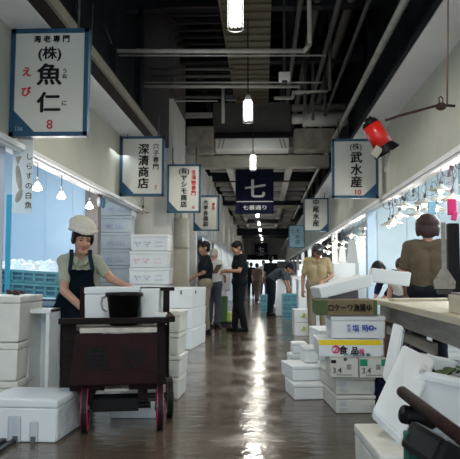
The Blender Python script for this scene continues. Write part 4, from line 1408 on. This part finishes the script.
def hand(b, wrist, d, nrm, thumb_side, s=1.0, curl=0.5):
    """palm plus five bent fingers; d = pointing direction, nrm = back-of-hand normal"""
    d = d.normalized()
    nrm = (nrm - d * nrm.dot(d)).normalized()
    side = d.cross(nrm).normalized() * thumb_side
    for k in (-1, -.33, .33, 1):
        b.cap(wrist + side * 0.016 * k * s, wrist + d * 0.082 * s + side * 0.030 * k * s, 0.014 * s, 0.0125 * s, 8)
    lens = (0.060, 0.072, 0.078, 0.068)
    for i, k in enumerate((-1, -.33, .33, 1)):
        L = lens[i] * s
        p0 = wrist + d * 0.080 * s + side * 0.031 * k * s
        d1 = (d - nrm * curl * 0.6 + side * 0.10 * k).normalized()
        p1 = p0 + d1 * L * 0.48
        d2 = (d1 - nrm * curl).normalized()
        p2 = p1 + d2 * L * 0.30
        d3 = (d2 - nrm * curl).normalized()
        p3 = p2 + d3 * L * 0.25
        b.cap(p0, p1, 0.0095 * s, 0.0088 * s, 8)
        b.cap(p1, p2, 0.0088 * s, 0.008 * s, 8)
        b.cap(p2, p3, 0.008 * s, 0.007 * s, 8)
    t0 = wrist + d * 0.025 * s + side * 0.028 * s
    t1 = t0 + (d * 0.6 + side * 0.8 - nrm * 0.3).normalized() * 0.036 * s
    t2 = t1 + (d * 0.9 + side * 0.25 - nrm * 0.5).normalized() * 0.030 * s
    b.cap(t0, t1, 0.013 * s, 0.011 * s, 8)
    b.cap(t1, t2, 0.011 * s, 0.008 * s, 8)


def person(label, loc, rotz, h=1.70, J=None, head=(0, 0, 0), skin='skin', hair='hair', hairstyle='short', shirt='blackcloth', trousers='blackcloth',
           sleeve=0.75, apron=None, cap=None, hatm=None, voxel=0.012, face=True, build=1.0, group=None, collar=False, curl=0.5, shoes='black', hname=None, hs=1.06):
    s = h / 1.70
    t = thing('person', label, 'person', loc, (0, 0, rotz), group)
    D = dict(pel=(0, 0, .95), chest=(0, .01, 1.24), neck=(0, .01, 1.42), head=(0, -.015, 1.575),
             sL=(.175, .01, 1.39), sR=(-.175, .01, 1.39), eL=(.23, .02, 1.11), eR=(-.23, .02, 1.11), wL=(.24, -.08, .88), wR=(-.24, -.08, .88),
             hL=(.09, 0, .93), hR=(-.09, 0, .93), kL=(.10, -.02, .50), kR=(-.10, -.02, .50), aL=(.10, .02, .09), aR=(-.10, .02, .09))
    D.update(J or {})
    P = {k: Vector(v) * s for k, v in D.items()}
    if J and 'aL' not in J:
        pass
    g = build
    lat = (P['sL'] - P['sR']).normalized()
    up = (P['neck'] - P['pel']).normalized()
    fwd = lat.cross(up).normalized()      # backwards-pointing check below
    if fwd.y > 0 and abs(up.z) > .5:
        fwd = -fwd
    hr = Euler(head).to_matrix()

    def torso(b, e, cover=True):
        b.cap(P['hL'], P['hR'], (.105 + e) * s * g, seg=16)
        w = P['pel'].lerp(P['chest'], .5)
        b.cap(w + lat * .055 * s, w - lat * .055 * s, (.098 + e) * s * g, seg=16)
        b.cap(P['pel'] + lat * .06 * s, P['chest'] + lat * .07 * s, (.095 + e) * s * g, (.11 + e) * s * g, 16)
        b.cap(P['pel'] - lat * .06 * s, P['chest'] - lat * .07 * s, (.095 + e) * s * g, (.11 + e) * s * g, 16)
        b.cap(P['chest'] + lat * .07 * s, P['sL'] - lat * .03 * s, (.105 + e) * s * g, (.058 + e) * s, 16)
        b.cap(P['chest'] - lat * .07 * s, P['sR'] + lat * .03 * s, (.105 + e) * s * g, (.058 + e) * s, 16)
        b.cap(P['sL'], P['sR'], (.052 + e) * s, seg=14)
        dn = .03 if not e else .058
        b.cap(P['neck'] - up * dn * s, P['sL'].lerp(P['neck'], .35), (.055 + e) * s, (.048 + e) * s, 12)
        b.cap(P['neck'] - up * dn * s, P['sR'].lerp(P['neck'], .35), (.055 + e) * s, (.048 + e) * s, 12)

    b = MB()
    torso(b, 0)
    b.cap(P['neck'] - up * .03 * s, P['head'] + hr @ Vector((0, .015, -.05)) * s, .052 * s, .047 * s, 14)
    for q_ in 'LR':
        b.cap(P['s' + q_], P['e' + q_], .048 * s * g, .038 * s, 12)
        b.cap(P['e' + q_], P['w' + q_], .038 * s, .026 * s, 12)
        b.cap(P['h' + q_], P['k' + q_], .085 * s * g, .055 * s, 12)
        b.cap(P['k' + q_], P['a' + q_], .055 * s, .037 * s, 12)
        b.cap(P['a' + q_] + Vector((0, .03, -.04)) * s, P['a' + q_] + Vector((0, -.12, -.05)) * s, .035 * s, .03 * s, 10)
        d = (P['w' + q_] - P['e' + q_]).normalized()
        out = lat * (1 if q_ == 'L' else -1)
        nrm = out * 0.6 + fwd * 0.4 + Vector((0, 0, .6))
        hand(b, P['w' + q_], d + Vector((0, 0, -.15)), nrm, (1 if q_ == 'L' else -1), s, curl)
    hc = P['head']

    def hp(x, y, z):
        return hc + hr @ Vector((x, y, z)) * s * hs
    b.sph(hp(0, .012, .025), (.076 * s * hs, .094 * s * hs, .092 * s * hs), hr, 18, 14)
    b.sph(hp(0, -.022, -.030), (.060 * s * hs, .068 * s * hs, .075 * s * hs), hr, 18, 14)
    b.cap(hp(-.012, -.060, -.085), hp(.012, -.060, -.085), .026 * s * hs, seg=12)
    b.cap(hp(0, -.088, .008), hp(0, -.103, -.026), .009 * s * hs, .014 * s * hs, 10)
    b.cap(hp(-.013, -.090, -.030), hp(.013, -.090, -.030), .010 * s * hs, seg=8)
    b.cap(hp(-.03, -.072, -.012), hp(-.036, -.058, -.035), .024 * s * hs, seg=10)
    b.cap(hp(.03, -.072, -.012), hp(.036, -.058, -.035), .024 * s * hs, seg=10)
    b.cap(hp(-.035, -.076, .030), hp(.035, -.076, .030), .014 * s * hs, seg=10)
    for k in (-1, 1):
        b.sph(hp(k * .077, .012, -.008), (.012 * s * hs, .022 * s * hs, .032 * s * hs), hr, 10, 8)
    body = remesh_obj(b, 'body', M[skin], t, (voxel * 0.65 if voxel < .012 else voxel * .8) if face else voxel, 3)
    if face:
        for k in (-1, 1):
            MB().sph(hp(k * .030, -.0835, .008), (.0125 * s * hs, .006 * s * hs, .0055 * s * hs), hr, 12, 8).build('eye', M['eye'], t, smooth=True)
            MB().cap(hp(k * .016, -.0905, .031), hp(k * .044, -.082, .029), .0042 * s * hs, .003 * s * hs, 8).build('eyebrow', M[hair if hair != 'hairgrey' else 'hair'], t)
        MB().sph(hp(0, -.0885, -.060), (.021 * s * hs, .007 * s * hs, .0065 * s * hs), hr, 12, 8).build('mouth', M['lips'], t, smooth=True)
    # hair
    b = MB()
    if hairstyle == 'short':
        b.sph(hp(0, .022, .040), (.084 * s * hs, .100 * s * hs, .092 * s * hs), hr, 18, 14)
        b.sph(hp(0, .05, -.005), (.078 * s * hs, .062 * s * hs, .075 * s * hs), hr, 14, 10)
        b.sph(hp(0, -.035, .088), (.056 * s * hs, .040 * s * hs, .026 * s * hs), hr, 14, 10)
    elif hairstyle == 'bob':
        b.sph(hp(0, .024, .030), (.112 * s * hs, .112 * s * hs, .096 * s * hs), hr, 18, 14)
        b.sph(hp(0, .055, -.035), (.108 * s * hs, .065 * s * hs, .085 * s * hs), hr, 14, 10)
        for k in (-1, 1):
            b.sph(hp(k * .088, .012, -.025), (.026 * s * hs, .050 * s * hs, .070 * s * hs), hr, 12, 10)
        b.sph(hp(0, -.060, .080), (.066 * s * hs, .036 * s * hs, .032 * s * hs), hr, 14, 10)
    elif hairstyle == 'underhat':
        b.sph(hp(0, .030, .03), (.086 * s * hs, .092 * s * hs, .085 * s * hs), hr, 16, 12)
        for k in (-1, 1):
            b.sph(hp(k * .072, -.010, .012), (.020 * s * hs, .046 * s * hs, .055 * s * hs), hr, 12, 10)
        for k in range(-4, 5):
            a = k * R(19)
            b.sph(hp(.072 * sin(a), -.080 * cos(a) - .002, .062 - .004 * abs(k)), (.020 * s * hs, .014 * s * hs, .022 * s * hs), hr, 10, 8)
    remesh_obj(b, 'hair', M[hair], t, max(.006, voxel * .6), 2, 0.003)
    if hatm:
        b = MB()
        b.sph(hp(-.004, .024, .108), (.110 * s * hs, .120 * s * hs, .070 * s * hs), hr, 20, 14)
        b.sph(hp(-.012, .050, .132), (.104 * s * hs, .104 * s * hs, .062 * s * hs), hr, 20, 14)
        for k in range(24):
            a = 2 * pi * k / 24
            b.sph(hp(.104 * cos(a), .016 + .114 * sin(a), .082 - .006 * sin(3 * a)), (.020 * s * hs, .020 * s * hs, .019 * s * hs), hr, 10, 8)
        remesh_obj(b, hname or 'hat', M[hatm], t, .007, 4, 0.003)
    if cap:
        b = MB()
        b.sph(hp(0, .015, .060), (.088 * s * hs, .105 * s * hs, .078 * s * hs), hr, 18, 12)
        c1 = remesh_obj(b, 'cap', M[cap], t, .008, 2)
        MB().sph(hp(0, -.115, .052), (.070 * s * hs, .065 * s * hs, .010 * s * hs), (hr @ Euler((R(12), 0, 0)).to_matrix()), 16, 8).build('cap_brim', M[cap], c1, smooth=True)
        MB().sph(hp(0, -.088, .085), (.030 * s * hs, .010 * s * hs, .018 * s * hs), hr, 12, 8).build('cap_badge', M['paper'], c1, smooth=True)
    # shirt
    b = MB()
    torso(b, .016)
    for q_ in 'LR':
        e1 = P['s' + q_].lerp(P['e' + q_], min(1, sleeve))
        b.cap(P['s' + q_], e1.lerp(P['s' + q_], .1), .062 * s * g, .056 * s * g, 14)
        b.cyl(e1.lerp(P['s' + q_], .3), e1, .056 * s * g, .058 * s * g, 14)
        if sleeve > 1:
            b.cap(P['e' + q_], P['e' + q_].lerp(P['w' + q_], sleeve - 1), .056 * s, .043 * s, 12)
    sh = remesh_obj(b, 'shirt', M[shirt], t, voxel, 3, 0.006 * s)
    if collar:
        for k in (-1, 1):
            MB().prism([(k * .006, .075), (k * .052, .095), (k * .060, .03), (k * .035, -.005)], 'y', -.010, .008).build(
                'collar', M[shirt], sh, loc=P['neck'] + fwd * .096 * s - up * .05 * s, rot=(R(-28) + head[0] * 0.2, 0, 0))
    # trousers
    b = MB()
    b.cap(P['hL'], P['hR'], .125 * s * g, seg=16)
    for q_ in 'LR':
        b.cap(P['h' + q_], P['k' + q_], .104 * s * g, .078 * s * g, 14)
        b.cap(P['k' + q_], P['a' + q_].lerp(P['k' + q_], .08), .078 * s * g, .064 * s, 14)
    remesh_obj(b, 'trousers', M[trousers], t, voxel, 3, 0.006 * s)
    for q_ in 'LR':
        b = MB()
        a_ = P['a' + q_]
        b.cap(a_ + Vector((0, .03, -.045)) * s, a_ + Vector((0, -.13, -.052)) * s, .043 * s, .036 * s, 12)
        b.cap(a_ + Vector((0, .03, -.02)) * s, a_ + Vector((0, -.03, -.03)) * s, .045 * s, .04 * s, 12)
        b.box(a_ + Vector((0, -.05, -.082)) * s, (.085 * s, .25 * s, .018 * s), bevel=.006)
        b.build('shoe', M[shoes], t, smooth=True)
    if apron:
        # bib and skirt wrapped round the front, straps over the shoulders
        b = MB()
        bm = b.bm
        rows = []
        zt_ = .62
        for j in range(15):
            f = j / 14
            if f < .4:
                c0 = P['chest'].lerp(P['pel'], f / .4) + up * .085 * s * (1 - f / .4)
                wd = (.105 + .085 * min(1, max(0, f - .12) / .2)) * s
                rad = .165 * s * g
            else:
                c0 = P['pel'] + (Vector((0, 0, -1)) * (f - .4) / .6 * apron * s)
                wd = .215 * s
                rad = .185 * s * g
            row = []
            for i in range(13):
                u = (i / 12 - .5) * 2
                x = u * wd
                y = rad * math.sqrt(max(0.02, 1 - (x / (.235 * s)) ** 2)) + .008 * sin(i * 1.7 + j * .5)
                row.append(bm.verts.new(c0 + lat * x + fwd * y))
            rows.append(row)
        for j in range(14):
            for i in range(12):
                bm.faces.new((rows[j][i], rows[j][i + 1], rows[j + 1][i + 1], rows[j + 1][i]))
        bmesh.ops.solidify(bm, geom=bm.faces[:], thickness=.01)
        ap = b.build('apron', M['apron'], t, smooth=True)
        for q_, sg in (('L', 1), ('R', -1)):
            top = P['chest'] + up * .085 * s + lat * sg * .095 * s + fwd * .150 * s
            sh_ = P['s' + q_].lerp(P['neck'], .42) + up * .082 * s
            mid = sh_ + fwd * .072 * s - up * .025 * s
            bk = sh_ - fwd * .09 * s - up * .05 * s
            m_ = MB()
            for a_, c_ in ((top, mid), (mid, sh_), (sh_, bk)):
                for kk in (-1, 0, 1):
                    m_.cap(a_ + lat * .009 * kk * s, c_ + lat * .009 * kk * s, .0085 * s, seg=8)
            m_.build('strap', M['apron'], ap)
    return t


# the woman in the apron behind the cart
person('woman in a puffy cream hat, sage shirt and navy apron bending over the cart', (-1.565, 5.34, 0), R(14), h=1.62, build=.88,
       J=dict(pel=(0, .06, .90), chest=(.02, -.05, 1.15), neck=(.02, -.12, 1.29), head=(.035, -.200, 1.425),
              sL=(.155, -.08, 1.24), sR=(-.115, -.10, 1.24), eL=(.285, -.22, 1.09), eR=(-.105, -.245, .99), wL=(.47, -.30, 1.00), wR=(.075, -.50, .835),
              hL=(.09, .06, .90), hR=(-.09, .06, .90), kL=(.10, .02, .49), kR=(-.10, .02, .49)),
       head=(R(15), R(4), R(16)), hairstyle='underhat', hair='hair', shirt='sage', sleeve=.72, trousers='apron', apron=.52, hatm='hat', voxel=.010, collar=True, hs=1.04)

# the three by the left stall
person('man in black shirt and khaki trousers in profile by the white boxes, facing left', (-1.08, 11.7, 0), R(-75), h=1.68,
       J=dict(eL=(.24, -.06, 1.13), eR=(-.24, -.05, 1.13), wL=(.12, -.22, 1.05), wR=(-.12, -.20, 1.03)),
       head=(R(8), 0, R(0)), shirt='blackcloth', trousers='khaki', sleeve=.85, voxel=.014, skin='skindk', build=1.08)
person('grey haired person in a white shirt and indigo trousers between the two men', (-1.02, 13.0, 0), R(150), h=1.60,
       J=dict(eL=(.24, -.06, 1.13), eR=(-.24, -.05, 1.13), wL=(.12, -.27, 1.05), wR=(-.12, -.27, 1.05)),
       head=(R(15), 0, 0), hair='hairgrey', shirt='whitecloth', trousers='jean', sleeve=.9, voxel=.016, face=False)
person('young man all in black reading a paper in the aisle, facing left', (-.47, 12.25, 0), R(-68), h=1.72,
       J=dict(head=(0, -.045, 1.565), eL=(.22, -.08, 1.13), eR=(-.22, -.06, 1.13), wL=(.10, -.27, 1.14), wR=(-.10, -.27, 1.12), aL=(.11, .06, .09), aR=(-.1, -.06, .09)),
       head=(R(28), 0, 0), shirt='blackcloth', trousers='blackcloth', sleeve=.7, voxel=.014, skin='skin')
o = MB().box((0, 0, 0), (0.24, 0.012, 0.20), bevel=.003, rot=(R(-35), 0, 0)).build('paper_sheet', M['papergrey'], loc=px(217, 269, 12.1), rot=(0, 0, R(-60)))
tag(o, 'brown folder held open by the young man in black', 'folder')

# the man in the cap, right
person('man in a dark cap and beige short-sleeved shirt working at the right counter', (.90, 10.9, 0), R(-8), h=1.63,
       J=dict(pel=(0, .04, .93), chest=(0, -.02, 1.22), neck=(0, -.06, 1.39), head=(.02, -.11, 1.52), sL=(.175, -.03, 1.36), sR=(-.175, -.03, 1.36),
              eL=(.25, -.06, 1.10), eR=(-.25, .00, 1.08), wL=(.12, -.28, 1.00), wR=(-.25, -.10, .86)),
       head=(R(30), 0, R(18)), cap='darkmetal', shirt='beige', trousers='khaki', sleeve=.74, voxel=.013, skin='skindk', build=1.0, collar=True)

# woman seen from behind at the far right
person('woman with brown bobbed hair and olive brown shirt seen from behind at right', (1.60, 6.35, 0), R(172), h=1.66,
       J=dict(sL=(.185, .01, 1.38), sR=(-.185, .01, 1.38), eL=(.245, .0, 1.10), eR=(-.25, .0, 1.10), wL=(.21, -.18, .93), wR=(-.24, -.02, .88)),
       head=(R(12), 0, R(6)), hair='hairbrown', hairstyle='bob', shirt='olivecloth', trousers='blackcloth', sleeve=.78, voxel=.012, face=False)

# two bending behind the boxes at the right
bend = dict(pel=(0, .10, .92), chest=(0, -.14, 1.08), neck=(0, -.30, 1.15), head=(0, -.42, 1.20), sL=(.17, -.25, 1.14), sR=(-.17, -.25, 1.14),
            eL=(.20, -.32, .92), eR=(-.20, -.32, .92), wL=(.12, -.42, .78), wR=(-.12, -.42, .78))
person('dark haired person in navy bending low behind the long white box at right', (2.05, 9.6, 0), R(-70), h=1.62, J=bend, head=(R(50), 0, 0),
       shirt='banner', trousers='blackcloth', sleeve=1.6, voxel=.016, face=False)
person('brown haired person in white stooping just left of the woman in the olive shirt', (1.72, 7.9, 0), R(-30), h=1.45,
       J=dict(head=(0, -.16, 1.36), neck=(0, -.08, 1.26), chest=(0, -.03, 1.12), sL=(.17, -.04, 1.22), sR=(-.17, -.04, 1.22)), head=(R(40), 0, 0),
       hair='hairbrown', shirt='whitecloth', trousers='jean', sleeve=.9, voxel=.016, face=False)

# bending man and far walkers
person('man in dark blue-grey bending right over the teal crates in mid aisle', (.17, 16.9, 0), R(78), h=1.70,
       J=dict(pel=(0, .05, .93), chest=(0, -.22, 1.12), neck=(0, -.38, 1.22), head=(0, -.50, 1.24), sL=(.17, -.34, 1.18), sR=(-.17, -.34, 1.18),
              eL=(.18, -.42, .93), eR=(-.2, -.42, .93), wL=(.10, -.50, .72), wR=(-.12, -.48, .72)),
       head=(R(45), 0, 0), shirt='bluegrey', trousers='blackcloth', sleeve=.95, voxel=.016, face=False, cap='banner')
o = MB().prism([(0, 0), (.30, 0), (.26, .93), (.05, .93)], 'y', 0, .05).build('white_apron_sheet', M['foam'], loc=(.30, 16.65, 0.03))
tag(o, 'tall white board leaning beside the bending man', 'board')
walk = dict(kL=(.10, -.12, .51), kR=(-.10, .03, .50), aL=(.10, -.10, .09), aR=(-.10, .18, .12))
for k, (x, Y, rz_, hh, shc, tr, lab) in enumerate(((-.62, 31, 180, 1.68, 'blackcloth', 'blackcloth', 'distant walker in black, leftmost of the far figures'),
                                                   (-.28, 26, 160, 1.55, 'papergrey', 'woodbrown', 'distant person in a brown top, second of the far figures'),
                                                   (-.02, 29, 10, 1.72, 'whitecloth', 'jean', 'distant person in a white shirt near the aisle centre'),
                                                   (.25, 23, 175, 1.76, 'blackcloth', 'blackcloth', 'tall distant person in black behind the bending man'))):
    person(lab, (x, Y, 0), R(rz_), h=hh, J=walk, shirt=shc, trousers=tr, voxel=.022, face=False)
